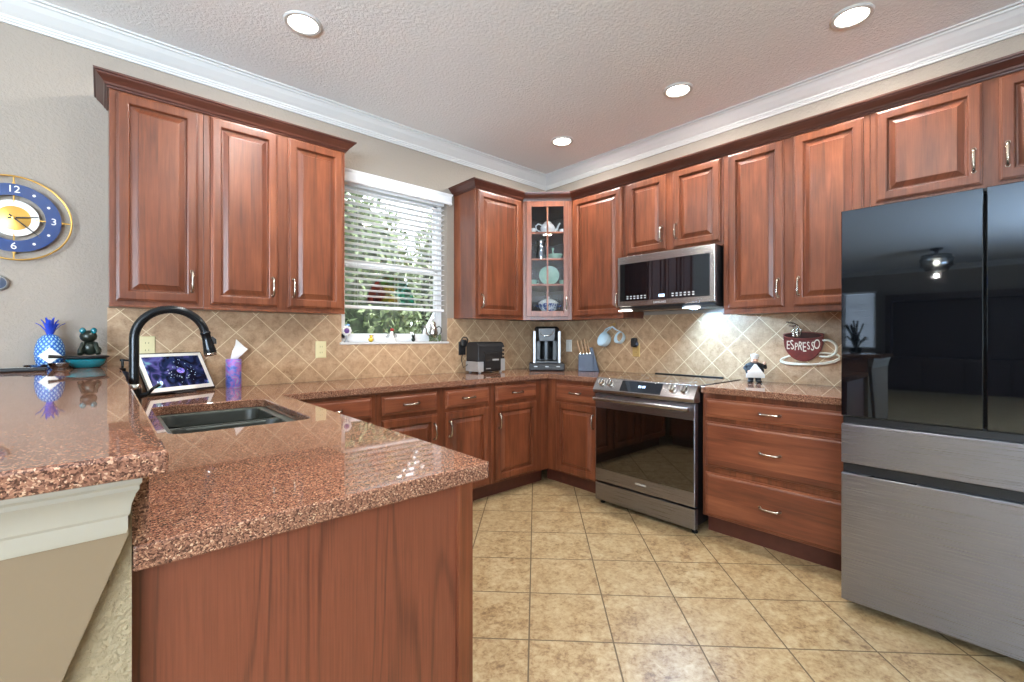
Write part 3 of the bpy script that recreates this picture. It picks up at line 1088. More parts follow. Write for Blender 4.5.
t = thing('angel_figurine', 'small white figurine with a red flower in the middle of the window sill', 'figurine', (-1.700, .045, zs))
G().lathe([(.036, 0), (.036, .01), (.024, .025), (.012, .055), (.008, .062)], (-1.700, .045, zs), 16).done('skirt', 'ceramic', t, smooth=60)
G().ball((-1.700, .045, zs+.070), .014, .013, .015, 12).done('head', 'ceramic', t, smooth=60)
G().ball((-1.728, .05, zs+.048), .022, .005, .016, 12).ball((-1.672, .05, zs+.048), .022, .005, .016, 12).done('wings', 'clear', t, smooth=60)
G().ball((-1.698, .04, zs+.096), .017, .012, .012, 10).done('flower', 'red', t, smooth=60)

t = thing('owl_figurine', 'tiny dark figurine on the sill beside the silver teapot', 'figurine', (-1.508, .045, zs))
G().ball((-1.508, .045, zs+.018), .017, .015, .018, 12).ball((-1.508, .045, zs+.042), .014, .012, .012, 12).done('body', 'frog', t, smooth=60)
G().lathe([(.006, 0), (.001, .016)], (-1.518, .045, zs+.048), 8).lathe([(.006, 0), (.001, .016)], (-1.498, .045, zs+.048), 8).done('ears', 'frog', t)

t = thing('coffee_pot', 'ornate silver coffee pot at the right end of the window sill', 'teapot', (-1.325, .042, zs))
px, py = -1.325, .042
G().lathe([(.032, 0), (.034, .006), (.022, .014), (.024, .02), (.038, .045), (.042, .075), (.034, .11), (.026, .135), (.028, .145)], (px, py, zs), 20).done('pot', 'chrome', t, smooth=50)
G().lathe([(.028, .146), (.024, .158), (.012, .170), (.005, .176), (.007, .186), (.004, .196), (.001, .206)], (px, py, zs), 16).done('lid', 'chrome', t, smooth=50)
G().tube([(px-.036, py, zs+.05), (px-.062, py, zs+.07), (px-.066, py, zs+.105), (px-.082, py, zs+.135)], [.011, .009, .007, .005], 8).done('spout', 'chrome', t, smooth=60)
G().tube([(px+.034, py, zs+.115), (px+.060, py, zs+.13), (px+.082, py, zs+.112), (px+.080, py, zs+.075), (px+.058, py, zs+.05), (px+.038, py, zs+.048)], .0042, 8).done('handle', 'black', t, smooth=60)
g = G()
for k in range(26):
    a, h = random.uniform(-2.9, .0), random.uniform(.008, .05)
    c = Vector((px+.056*math.cos(a), py-.018+.042*math.sin(a), zs+h))
    g.ball(c, .012, .004, .008, 6, Matrix.Rotation(random.uniform(0, 3), 3, 'Y'))
o = g.done('leaf_sprig', 'leaf', None)
tag(o, 'green leafy sprig lying around the base of the silver coffee pot', 'greenery')

# stained glass dome hanging against the window
t = thing('suncatcher', 'half round stained glass suncatcher hanging behind the blind', 'suncatcher', (-1.685, .08, 1.475))
cx, cz0 = -1.685, 1.475
cols = [('sred', 150, 180), ('sred', 122, 150), ('sgrn', 95, 122), ('sgrn', 70, 95), ('steal', 48, 70), ('steal', 24, 48), ('steal', 0, 24)]
for m_, a0, a1 in cols:
    for r0, r1 in ((.085, .142), (.146, .203)):
        mm = m_ if r0 > .1 or m_ != 'sgrn' else 'syel'
        rb = [(cx+r*math.cos(math.radians(a)), cz0+r*math.sin(math.radians(a))*1.08) for r, aa in ((r0, (a0+1, (a0+a1)/2, a1-1)), (r1, (a1-1, (a0+a1)/2, a0+1))) for a in aa]
        G().prism(rb, .078, .081, 'xz').done('glass_piece', mm, t)
G().prism([(cx-.02+.078*math.cos(a*PI/14), cz0+.078*math.sin(a*PI/14)) for a in range(15)], .077, .081, 'xz').done('glass_piece', 'syel', t)
g = G()
g.tube([(cx+.205*math.cos(a*PI/24), .0795, cz0+.205*1.08*math.sin(a*PI/24)) for a in range(25)], .004, 6)
g.tube([(cx-.205, .0795, cz0), (cx+.205, .0795, cz0)], .004, 6)
g.tube([(cx+.144*math.cos(a*PI/24), .0795, cz0+.144*1.08*math.sin(a*PI/24)) for a in range(25)], .002, 6)
for _, a0, a1 in cols[1:]:
    r0 = .08
    g.tube([(cx+r*math.cos(math.radians(a1)), .0795, cz0+r*1.08*math.sin(math.radians(a1))) for r in (r0, .203)], .002, 6)
g.done('lead_came', 'softblack', t)

# ------------------------------------------------------------------ things on the worktop
# smart display on a stand
BL, BR = Vector((-3.212, -.300, .926)), Vector((-2.898, -.118, .926))
rx = (BR-BL).normalized()
nout = Vector((rx.y, -rx.x, 0))
th = math.radians(30)
upv = Vector((0, 0, 1))*math.cos(th)-nout*math.sin(th)
fn = rx.cross(upv)
o0 = BL
fdsp = Matrix(((rx.x, upv.x, fn.x, o0.x), (rx.y, upv.y, fn.y, o0.y), (rx.z, upv.z, fn.z, o0.z), (0, 0, 0, 1)))
Wd = (BR-BL).length
Hd = .240
t = thing('smart_display', 'smart display with a white framed lit screen leaning on its stand beside the faucet', 'display', (-3.05, -.15, CT1))
G(fdsp).box(0, Wd, 0, Hd, -.016, 0).done('case', 'black', t, bevel=.004)
fr_ = G(fdsp).box(.008, Wd-.008, .008, .030, -.002, .002).box(.008, Wd-.008, Hd-.026, Hd-.008, -.002, .002).box(.008, .028, .030, Hd-.026, -.002, .002).box(Wd-.028, Wd-.008, .030, Hd-.026, -.002, .002) \
    .done('mat_frame', 'whitepl', t)
sc = G(fdsp).box(.028, Wd-.028, .030, Hd-.026, -.001, .0012).done('screen', 'screen', t)
g = G()
g.add_mesh(text_mesh('19', .034, .0002), place(fdsp, .070, .056, .0014))
g.done('screen_text', 'bluedisplay', sc)
g = G(fdsp)
rs = random.Random(3)
for k in range(36):
    a, r = rs.uniform(0, 2*PI), rs.uniform(.026, .072)
    x, y = Wd*.56+r*math.cos(a)*1.15, Hd*.50+r*math.sin(a)
    q = rs.uniform(.0010, .0024)
    g.box(x-q, x+q, y-q, y+q, .0011, .0015)
g.done('screen_flowers', 'dimwhite', sc)
g = G(fdsp)
g.ball((Wd*.56, Hd*.52, .0008), .027, .022, .0007, 16)
g.done('screen_bouquet', swirl_mat('flower_picture', [(.35, srgb(30, 40, 110)), (.5, srgb(120, 120, 200)), (.65, srgb(190, 90, 150))], 60, .8), sc)
p0 = BL+rx*(Wd*.5)-nout*.02
g = G(FR((p0.x, p0.y, 0), rx, nout))
g.box(-.06, .06, CT1, CT1+.010, -.10, .03).box(-.05, .05, CT1+.008, CT1+.10, -.060, -.052)
g.done('stand', 'black', t, bevel=.003)

t = thing('tissue_canister', 'purple and blue printed tissue canister standing against the tiled wall', 'tissues', (-2.800, -.075, CT1))
G().lathe([(.040, 0), (.041, .004), (.041, .168), (.038, .172), (.020, .173)], (-2.800, -.075, CT1), 28).done('tube', 'canister', t, smooth=40)
cx, cy_, cz1 = -2.800, -.075, CT1+.172
G().loft([[(cx-.018, cy_-.006, cz1-.004), (cx+.018, cy_+.004, cz1-.004), (cx+.016, cy_+.010, cz1-.004), (cx-.016, cy_, cz1-.004)],
          [(cx-.010, cy_-.016, cz1+.050), (cx+.075, cy_-.010, cz1+.058), (cx+.074, cy_-.007, cz1+.058), (cx-.008, cy_-.012, cz1+.050)],
          [(cx+.006, cy_-.012, cz1+.085), (cx+.060, cy_-.006, cz1+.070), (cx+.059, cy_-.004, cz1+.070), (cx+.008, cy_-.009, cz1+.085)],
          [(cx+.010, cy_-.010, cz1+.118), (cx+.014, cy_-.009, cz1+.118), (cx+.014, cy_-.008, cz1+.118), (cx+.010, cy_-.009, cz1+.118)]]).done('tissue', 'paper', t)

t = thing('soap_dispenser', 'small bottle with a black pump half hidden behind the faucet', 'soap dispenser', (-3.310, -.075, CT1))
G().lathe([(.028, 0), (.030, .006), (.030, .10), (.024, .118), (.012, .124)], (-3.310, -.075, CT1), 20).done('bottle', 'slate', t, smooth=50)
G().lathe([(.014, .124), (.014, .14), (.006, .142), (.006, .176), (.012, .178), (.012, .188), (.004, .19)], (-3.310, -.075, CT1), 14).tube([(-3.310, -.075, CT1+.183), (-3.280, -.095, CT1+.180)], .005, 8).done('pump', 'black', t, smooth=50)

# toaster
t = thing('toaster', 'black and silver toaster on the back counter', 'toaster', (-.925, -.155, CT1))
TX0, TX1, TY0, TY1 = -1.066, -.776, -.245, -.075
z0 = CT1+.012
sec = [(TY0, z0), (TY0, z0+.215), (TY0+.018, z0+.242), (TY0+.04, z0+.250), (TY1-.04, z0+.250), (TY1-.018, z0+.242), (TY1, z0+.215), (TY1, z0)]
G().prism(sec, TX0, TX1, 'yz').done('shell', 'softblack', t, bevel=.008, seg=3)
G().box(TX0-.004, TX0+.055, TY0-.003, TY1+.003, z0, z0+.085).done('metal_band', 'silverpl', t, bevel=.003)
G().box(TX1-.045, TX1+.004, TY0-.003, TY1+.003, z0, z0+.105).done('metal_band', 'silverpl', t, bevel=.003)
G().box(TX0+.06, TX1-.05, TY0-.010, TY0, z0+.012, z0+.170).done('front_panel', 'black', t, bevel=.003)
G().box(TX0+.145, TX0+.215, TY0-.0115, TY0-.009, z0+.092, z0+.106).box(TX0+.075, TX0+.125, TY0-.0115, TY0-.009, z0+.022, z0+.030).done('name_plate', 'greypl', t)
for k in range(3):
    G().box(TX1-.034, TX1-.008, TY0-.008, TY0, z0+.120+k*.032, z0+.140+k*.032).done('button', 'chrome', t, bevel=.003)
for yy in (TY0+.045, TY1-.06):
    G().box(TX0+.05, TX1-.05, yy, yy+.022, z0+.2485, z0+.2515).done('slot', 'black', t)
for xx in (TX0+.03, TX1-.03):
    for yy in (TY0+.02, TY1-.02):
        G().lathe([(.012, 0), (.012, .014)], (xx, yy, CT1), 10).done('foot', 'greypl', t)
G().tube([(TX0, TY1-.03, z0+.06), (TX0-.03, TY1, z0+.03), (TX0-.03, -.045, z0+.10), (-1.060, -.028, 1.09)], .0035, 6).done('power_cord', 'black', t, smooth=60)

# single cup coffee maker on a pod drawer
fc = FR((-.330, -.325, 0), (R2, -R2, 0), (-R2, -R2, 0))
t = thing('pod_drawer', 'low black pod drawer under the coffee maker in the corner', 'storage drawer', (-.33, -.325, CT1))
G(fc).box(-.158, .158, CT1+.004, CT1+.066, -.165, .155).done('case', 'softblack', t, bevel=.004)
G(fc).box(-.150, .150, CT1+.010, CT1+.060, .150, .160).done('drawer_front', 'softblack', t, bevel=.003)
for k in (-.1, 0, .1):
    G(fc).box(k-.016, k+.016, CT1+.036, CT1+.044, .158, .164).done('pull_tab', 'silverpl', t, bevel=.002)
for a in (-.14, .14):
    for b in (-.14, .14):
        c = fc @ Vector((a, CT1, b))
        G().lathe([(.01, 0), (.01, .006)], c, 8).done('foot', 'black', t)
t = thing('coffee_maker', 'black and silver single cup coffee maker in the counter corner', 'coffee maker', (-.33, -.325, CT1+.066))
b0 = CT1+.067
G(fc).box(-.105, .105, b0, b0+.022, -.13, .125).done('drip_base', 'black', t, bevel=.004)
G(fc).box(-.100, .100, b0+.02, b0+.30, -.13, -.03).done('tank_body', 'black', t, bevel=.006)
hdg = G(fc)
hdg.loft([[(x*.93, y_, w_) for x, w_ in ((-.112, -.12), (.112, -.12), (.112, .06), (.075, .115), (-.075, .115), (-.112, .06))] for y_ in (b0+.20, b0+.225)]
         + [[(x, y_, w_) for x, w_ in ((-.112, -.12), (.112, -.12), (.112, .06), (.075, .115), (-.075, .115), (-.112, .06))] for y_ in (b0+.245, b0+.315)]
         + [[(x*.85, b0+.332, w_*.85) for x, w_ in ((-.112, -.12), (.112, -.12), (.112, .06), (.075, .115), (-.075, .115), (-.112, .06))]])
hd = hdg.done('brew_head', 'black', t, bevel=.004)
for s_ in (-1, 1):
    G(fc).box(s_*.112-.012, s_*.112+.012, b0, b0+.290, -.06, .105).done('side_column', 'silverpl', t, bevel=.004)
a_ = [(-.055, b0+.285, .112), (-.050, b0+.262, .124), (-.02, b0+.250, .130), (.02, b0+.250, .130), (.050, b0+.262, .124), (.055, b0+.285, .112)]
G(fc).tube(a_, .005, 8).done('lever_arc', 'chrome', hd, smooth=60)
c = fc @ Vector((0, b0+.022, .05))
G().lathe([(.055, 0), (.058, .004), (.050, .006), (.004, .005)], c, 24).done('drip_tray', 'chrome', t, smooth=50)
c = fc @ Vector((0, b0+.115, -.026))
g = G(fc)
g.loft([[(.060*math.cos(a*PI/10), y_, -.03+.035*math.sin(a*PI/10)) for a in range(11)] for y_ in (b0+.03, b0+.20)])
g.done('back_plate', 'blackmetal', t, smooth=50)

# knife block with knives
kx, ky = -.150, -.672
fk = FR((kx, ky, 0), (s_x := .62, -.785, 0), (-.785, -.62, 0))
t = thing('knife_block', 'slate blue knife block beside the range', 'knife block', (kx, ky, CT1))
g = G(fk)
g.loft([[(x, y_, w_) for x, y_ in ((-.092, CT1), (.045, CT1), (.040, CT1+.155), (-.088, CT1+.150))] for w_ in (-.05, .05)])
g.done('block', 'slate', t, bevel=.004)
g = G(fk)
g.loft([[(x, y_, w_) for x, y_ in ((.045, CT1), (.094, CT1), (.036, CT1+.215), (.006, CT1+.205))] for w_ in (-.052, .02)])
g.done('leaning_slab', 'slate', t, bevel=.004)
q = [(x, w_) for x in (-.070, -.040, -.012, .014) for w_ in (.025, -.02)]
for k, (x, w_) in enumerate(q):
    kn = thing('kitchen_knife', '', 'knife', (0, 0, 0), 'knives in the knife block')
    h = .088+.012*(k % 3)+(.014 if w_ < 0 else 0)
    p = fk @ Vector((x, CT1+.1495, w_))
    kn.location = p
    kn['label'] = 'tan handled kitchen knife standing in the slate blue knife block'
    dx = -.025-.006*(k % 2)
    G(fk).tube([(x, CT1+.1495, w_), (x+dx*.1, CT1+.162, w_)], [.006, .006], 6).done('bolster', 'chrome', kn)
    G(fk).tube([(x+dx*.1, CT1+.162, w_), (x+dx*.4, CT1+.16+h*.3, w_+.003), (x+dx*.75, CT1+.16+h*.7, w_), (x+dx, CT1+.16+h, w_)], [.0068, .0085, .0072, .0085], 8).done('handle', 'knifehandle', kn, smooth=60)

# chef figurine by the cooktop
cx, cy_, z0 = -.130, -2.062, CT1
t = thing('chef_figurine', 'little plump chef figurine in a white apron standing by the tiled wall', 'figurine', (cx, cy_, z0))
fc2 = FR((cx, cy_, 0), (.45, -.893, 0), (-.893, -.45, 0))
g = G(fc2)
for s_ in (-1, 1):
    g.ball((s_*.026, z0+.008, .014), .020, .0085, .030, 12)
    g.tube([(s_*.022, z0+.008, 0), (s_*.022, z0+.05, 0)], [.016, .020], 10)
g.done('legs', 'softblack', t, smooth=60)
G(fc2).ball((0, z0+.080, 0), .058, .045, .046, 18).ball((0, z0+.112, 0), .054, .026, .036, 16).done('jacket', 'softblack', t, smooth=60)
G(fc2).loft([[(-.006, z0+.125, .034), (.006, z0+.125, .034), (.006, z0+.123, .040), (-.006, z0+.123, .040)],
             [(-.030, z0+.090, .042), (.030, z0+.090, .042), (.030, z0+.090, .050), (-.030, z0+.090, .050)],
             [(-.054, z0+.058, .034), (.054, z0+.058, .034), (.054, z0+.058, .050), (-.054, z0+.058, .050)],
             [(-.056, z0+.034, .022), (.056, z0+.034, .022), (.056, z0+.034, .040), (-.056, z0+.034, .040)]]).done('apron', 'ceramic', t, smooth=60)
hh = G(fc2).ball((0, z0+.146, .006), .023, .022, .022, 14).ball((0, z0+.143, .028), .006, .005, .006, 8).done('head', 'skin', t, smooth=60)
G(fc2).tube([(-.014, z0+.137, .026), (0, z0+.140, .030), (.014, z0+.137, .026)], [.002, .004, .002], 6).done('moustache', 'softblack', hh, smooth=60)
G(fc2).ball((-.008, z0+.152, .026), .0025, .0025, .0025, 6).ball((.008, z0+.152, .026), .0025, .0025, .0025, 6).done('eyes', 'softblack', hh)
c = fc2 @ Vector((0, z0+.158, .004))
G().lathe([(.022, 0), (.021, .012), (.027, .018), (.026, .028), (.012, .034), (.003, .035)], c, 14).done('chef_hat', 'ceramic', hh, smooth=60)
G(fc2).tube([(-.040, z0+.115, 0), (-.058, z0+.095, .010), (-.044, z0+.078, .034)], [.014, .013, .010], 10).tube([(.040, z0+.115, 0), (.062, z0+.104, .012), (.056, z0+.124, .030)], [.014, .013, .010], 10) \
    .done('sleeves', 'softblack', t, smooth=60)
G(fc2).ball((-.038, z0+.075, .040), .010, .009, .008, 10).ball((.054, z0+.132, .034), .010, .011, .008, 10).done('hands', 'skin', t, smooth=60)

# ------------------------------------------------------------------ on the tiled walls
def plate(label, fr, u, v, m, loc, w=.072, h=.116, plug=None, switch=False, rough=None):
    t = thing('light_switch' if switch else 'wall_outlet', label, 'switch' if switch else 'outlet', loc)
    G(fr).panel(u-w/2, u+w/2, v-h/2, v+h/2, [(0, 0), (0, .003), (.003, .0055), (.006, .006)]).done('cover_plate', m, t)
    if switch:
        G(fr).panel(u-.017, u+.017, v-.034, v+.034, [(0, .005), (0, .008), (.002, .0095)]).done('rocker', m, t)
    else:
        for s_ in (-1, 1):
            r = G(fr).loft([[(u+.016*math.cos(2*PI*k/16), v+s_*.020+max(-.0125, min(.0125, .017*math.sin(2*PI*k/16))), w_) for k in range(16)] for w_ in (.005, .008)]).done('receptacle', m, t)
            G(fr).box(u-.008, u-.006, v+s_*.020-.004, v+s_*.020+.005, .0078, .0084).box(u+.006, u+.008, v+s_*.020-.004, v+s_*.020+.005, .0078, .0084).done('slots', 'softblack', r)
    return t


qa, qb = FA(-T), FB(-T)
plate('almond outlet plate on the tiles left of the window', qa, -2.262, 1.131, 'almond', (-2.262, -T, 1.07))
plate('beige outlet plate on the tiles behind the faucet', qa, -3.205, 1.165, 'almond', (-3.205, -T, 1.11))
plate('black outlet plate on the tiles above the toaster cord', qa, -1.062, 1.120, 'softblack', (-1.062, -T, 1.06))
plate('white wall switch on the tiles beside the coffee maker', qb, .320, 1.133, 'whitepl', (-T, -.320, 1.07), switch=True)
plate('brass outlet plate on the tiles above the range', qb, 1.072, 1.108, 'brass', (-T, -1.072, 1.05))


def plug(label, fr, u, v, loc, h=.07):
    t = thing('plug_adapter', label, 'plug', loc)
    G(fr).loft([[(u+sx*.024, v+sy*h/2, w_) for sx, sy in ((-.8, -1), (.8, -1), (1, -.7), (1, .7), (.7, 1), (-.7, 1), (-1, .7), (-1, -.7))] for w_ in (.0085, .036)]
               + [[(u+sx*.018, v+sy*h*.4, .046) for sx, sy in ((-.8, -1), (.8, -1), (1, -.7), (1, .7), (.7, 1), (-.7, 1), (-1, .7), (-1, -.7))]]).done('body', 'softblack', t, bevel=.003)
    return t


o = plug('rounded black plug-in on the brass outlet above the range', qb, 1.066, 1.172, (-T, -1.066, 1.14), .078)
c = qb @ Vector((1.095, 1.16, .026))
G().ball(c, .014, .014, .018, 10).done('scent_vial', 'slate', o, smooth=60)
o = plug('black plug with a looped cord on the wall left of the toaster', qa, -1.062, 1.165, (-1.062, -T, 1.13), .06)
G(qa).tube([(-1.062+.030*math.cos(a), 1.175+.042*math.sin(a), .040+.010*math.sin(a*2)) for a in [k*2*PI/18 for k in range(19)]], .005, 8).done('cord_loop', 'black', o, smooth=60)

# measuring cups on a hook
def frame_z(d):
    z = Vector(d).normalized()
    x = z.cross(Vector((0, 0, 1))).normalized()
    y = z.cross(x)
    return Matrix((x, y, z)).transposed()


hy, hz = -.848, 1.330
t = thing('wall_hook', 'small brass hook under the cabinet holding blue measuring cups', 'hook', (-T, hy, hz))
G(qb).lathe([(.014, 0), (.014, .004), (.010, .006), (.002, .006)], (-hy, hz, 0), 14).tube([(-hy, hz, .004), (-hy, hz-.002, .030), (-hy, hz-.014, .044), (-hy, hz-.020, .056), (-hy, hz-.008, .066), (-hy, hz+.004, .066)], .0045, 8) \
    .done('hook', 'brass', t, smooth=60)
cups = [(-.085, -.775, 1.203, .068, 'larger pale blue measuring cup hanging in front, opening to the left'),
        (-.045, -.915, 1.217, .055, 'smaller pale blue measuring cup hanging behind the larger cup')]
for x, y, z, r, lb in cups:
    t = thing('measuring_cup', lb, 'measuring cup', (x, y, z-r), 'measuring cups on the hook')
    rt = frame_z((-.80, .22, .34))
    G().lathe([(r*.55, -r*1.0), (r*.85, -r*.75), (r*.97, -r*.3), (r, 0), (r*.95, 0), (r*.90, -r*.3), (r*.78, -r*.68), (r*.45, -r*.9), (.003, -r*.92)], (x, y, z), 28, rt, True, False).done('cup', 'skyblue', t, smooth=50)
    G().tube([(x+.005, y-r*.2, z+r*.92), (x+.002, (y+hy)/2, z+r*1.25), (-.050, hy, hz-.018), (-.047, hy-.010, hz-.022), (x+.012, (y+hy)/2-.012, z+r*1.1), (x+.012, y-r*.35, z+r*.85)], .005, 8).done('handle', 'skyblue', t, smooth=60)

# espresso cup wall sign
t = thing('wall_sign', 'dark red espresso cup shaped wall sign with cream lettering', 'sign', (-T, -2.33, 1.034))
uc, wc = 2.318, .022
L = []
nseg = 20
top_l, top_r = 2.203, 2.432
cup = [(top_l, 1.236)]
for k in range(nseg+1):
    a = PI+PI*k/nseg
    cup.append((uc+.112*math.cos(a)*(1.0 if math.sin(a) > -.5 else .98), 1.195+.134*math.sin(a)))
cup += [(top_r, 1.240)]
for k in range(1, 14):
    a = PI*k/14
    cup.append((uc+.1145*math.cos(a), 1.238+.012*math.sin(a)))
G(qb).loft([[(u, v, w_) for u, v in cup] for w_ in (.008, wc)]).done('cup', 'redbrown', t, bevel=.003)
G(qb).loft([[(uc+.103*math.cos(2*PI*k/28), 1.229+.018*math.sin(2*PI*k/28), w_) for k in range(28)] for w_ in (wc, wc+.002)]).done('coffee', mat('dark_coffee', (52, 22, 16), .3), t)
G(qb).tube([(uc+.112*math.cos(2*PI*k/28), 1.229+.022*math.sin(2*PI*k/28), wc) for k in range(29)], .0028, 6).done('rim', mat('rim_red', (134, 60, 46), .4), t, smooth=60)
hp = []
for k in range(17):
    a = math.radians(112-200*k/16)
    hp.append((2.447+.052*math.cos(a), 1.150+.050*math.sin(a)-.006*(k/16), .016))
hp = [(2.424, 1.205, .016)]+hp+[(2.425, 1.094, .016), (2.408, 1.098, .016)]
G(qb).tube(hp, [.006]+[.0075]*(len(hp)-2)+[.005], 8).done('cup_handle', 'cream', t, smooth=60)
sau = [(uc+.030+.168*math.cos(PI+PI*k/24*1.0), 1.066+.040*math.sin(PI+PI*k/24)+.020*(k/24)) for k in range(25)]
back = [(uc+.030+.155*math.cos(2*PI-PI*k/24), 1.066+.026*math.sin(2*PI-PI*k/24)+.020*(1-k/24)) for k in range(25)]
sr = [(uc+.030+.164*math.cos(2*PI*k/36), 1.078+.036*math.sin(2*PI*k/36)+.105*(.164*math.cos(2*PI*k/36)), .012) for k in range(37)]
G(qb).loft([[(u, v, w_) for u, v in sau+back] for w_ in (.004, .014)]).tube(sr, .0052, 8).done('saucer', 'cream', t, smooth=60)
g = G(qb)
for du, k0 in ((0, 1), (.022, .85)):
    g.tube([(2.268+du, 1.222, .022), (2.262+du, 1.255, .024), (2.272+du*k0, 1.275, .026), (2.262+du, 1.290, .026), (2.238+du, 1.292, .024)], [.010, .008, .006, .005, .003], 8)
g.tube([(2.300, 1.222, .022), (2.310, 1.262, .024), (2.285, 1.296, .026), (2.255, 1.312, .026), (2.222, 1.318, .024)], [.005, .006, .007, .006, .003], 8)
g.done('steam', 'pewter', t, smooth=60)
g = G()
msg = 'ESPRESSO'
for i, ch in enumerate(msg):
    uu = 2.234+.0232*i
    vv = 1.166-.012*math.sin(PI*i/7)+(.004 if i % 2 else -.003)
    g.add_mesh(text_mesh(ch, .080+.010*math.sin(i*2.1), .0014), place(qb, uu, vv, wc+.0015, .10*math.sin(i*1.7), .52, 1.0))
g.done('lettering', 'cream', t)

# ------------------------------------------------------------------ clock and wall sensor
ck = (-3.705, 1.790)
fk_ = FA(-.001)
t = thing('wall_clock', 'round gold and navy ring wall clock with white numerals', 'clock', (ck[0], 0, ck[1]-.2))
F_ = FA(0)


def ring(r0, r1, w0, w1, seg=64):
    g = G(F_)
    g.loft([[(ck[0]+r*math.cos(2*PI*k/seg), ck[1]+r*math.sin(2*PI*k/seg), w_) for k in range(seg)] for r, w_ in ((r0, w0), (r1, w0), (r1, w1), (r0, w1), (r0, w0))], caps=False)
    return g


G(F_).tube([(ck[0]+.2*math.cos(2*PI*k/64), ck[1]+.2*math.sin(2*PI*k/64), .030) for k in range(65)], .0042, 8, False).done('outer_hoop', 'gold', t, smooth=60)
ring(.108, .163, .026, .031).done('chapter_ring', 'navy', t)
ring(.058, .086, .018, .024).done('inner_ring', 'ceramic', t)
G(F_).loft([[(ck[0]+r*math.cos(2*PI*k/48), ck[1]+r*math.sin(2*PI*k/48), w_) for k in range(48)] for r, w_ in ((.059, .004), (.059, .021), (.004, .030))]).done('dial', 'dial', t, smooth=20)
g = G(F_)
for a in range(4):
    d = (math.cos(a*PI/2), math.sin(a*PI/2))
    g.tube([(ck[0]+d[0]*r, ck[1]+d[1]*r, w_) for r, w_ in ((.05, .020), (.2, .028))], .0032, 6)
    g.tube([(ck[0]+d[0]*.165, ck[1]+d[1]*.165, .001), (ck[0]+d[0]*.165, ck[1]+d[1]*.165, .028)], .006, 8)
g.done('spokes', 'gold', t)
g = G()
for txt, a in (('12', 90), ('3', 0), ('6', 270), ('9', 180)):
    g.add_mesh(text_mesh(txt, .046, .0006), place(F_, ck[0]+.136*math.cos(math.radians(a)), ck[1]+.136*math.sin(math.radians(a)), .0318))
g.done('numerals', 'ceramic', t)
g = G(F_)
for k in range(12):
    if k % 3:
        a = k*PI/6
        c = (ck[0]+.136*math.cos(a), ck[1]+.136*math.sin(a))
        g.loft([[(c[0]+.006*math.cos(2*PI*j/12), c[1]+.006*math.sin(2*PI*j/12), w_) for j in range(12)] for w_ in (.0308, .0324)])
g.done('hour_dots', 'ceramic', t)
for nm, a, L_, wd in (('minute_hand', -43, .122, .0032), ('hour_hand', 10, .084, .0042)):
    d = Vector((math.cos(math.radians(a)), math.sin(math.radians(a))))
    p = Vector((-d.y, d.x))*wd
    c = Vector(ck)
    w_ = .034 if nm == 'hour_hand' else .037
    G(F_).loft([[(c.x-d.x*.02+p.x, c.y-d.y*.02+p.y, w0), (c.x-d.x*.02-p.x, c.y-d.y*.02-p.y, w0), (c.x+d.x*L_-p.x*.5, c.y+d.y*L_-p.y*.5, w0), (c.x+d.x*L_+p.x*.5, c.y+d.y*L_+p.y*.5, w0)] for w0 in (w_, w_+.0015)]) \
        .done(nm, 'black', t)
G(F_).lathe([(.007, .028), (.007, .040), (.002, .041)], (ck[0], ck[1], 0), 12).done('hub', 'gold', t)

t = thing('wall_sensor', 'round grey sensor on the wall below the clock', 'sensor', (-3.757, 0, 1.44))
G(F_).lathe([(.036, .0), (.036, .012), (.033, .022), (.029, .026)], (-3.757, 1.476, 0), 28).done('housing', 'greypl', t, smooth=40)
G(F_).lathe([(.028, .026), (.020, .029), (.003, .030)], (-3.757, 1.476, 0), 28).done('face', 'slate', t, smooth=40)

# ------------------------------------------------------------------ things on the bar
zb = 1.067
px, py = -3.580, -.082
t = thing('pineapple_jar', 'blue cut glass pineapple jar with a white diamond label on the bar', 'jar', (px, py, zb))
G().lathe([(.034, 0), (.044, .006), (.053, .04), (.0555, .075), (.052, .11), (.042, .14), (.028, .158), (.018, .164)], (px, py, zb), 28).done('body', 'pineapple', t, smooth=60)
g = G()
for ringk, (nn, sp, hh) in enumerate(((7, .046, .066), (6, .028, .086), (4, .012, .098))):
    for k in range(nn):
        a = 2*PI*k/nn+ringk*.5
        d = Vector((math.cos(a), math.sin(a), 0))
        sd = Vector((-d.y, d.x, 0))
        b0_ = Vector((px, py, zb+.160))
        R_ = []
        for f_, wd, tt in ((0, .006, .003), (.4, .0075, .003), (.75, .005, .002), (1, .001, .001)):
            c = b0_+d*(.008+sp*f_**1.6)+Vector((0, 0, hh*(f_ if f_ < .75 else .75+(f_-.75)*.6)))
            nr = (Vector((0, 0, 1))-d*.5).normalized()
            R_.append([c-sd*wd, c-nr*tt, c+sd*wd, c+nr*tt])
        g.loft(R_)
lid = g.done('leaf_crown', 'cobalt', t, smooth=50)
fl = FR((px, py, 0), (.86, -.51, 0), (.10, -.995, 0))
fl = FR((px, py, 0), (1, .06, 0), (.06, -1, 0))
g = G(fl)
g.loft([[(0, zb+.022, .052+w_), (.040, zb+.062, .046+w_), (0, zb+.102, .054+w_), (-.040, zb+.062, .046+w_)] for w_ in (0, .004)])
lb = g.done('label', 'paper', t)

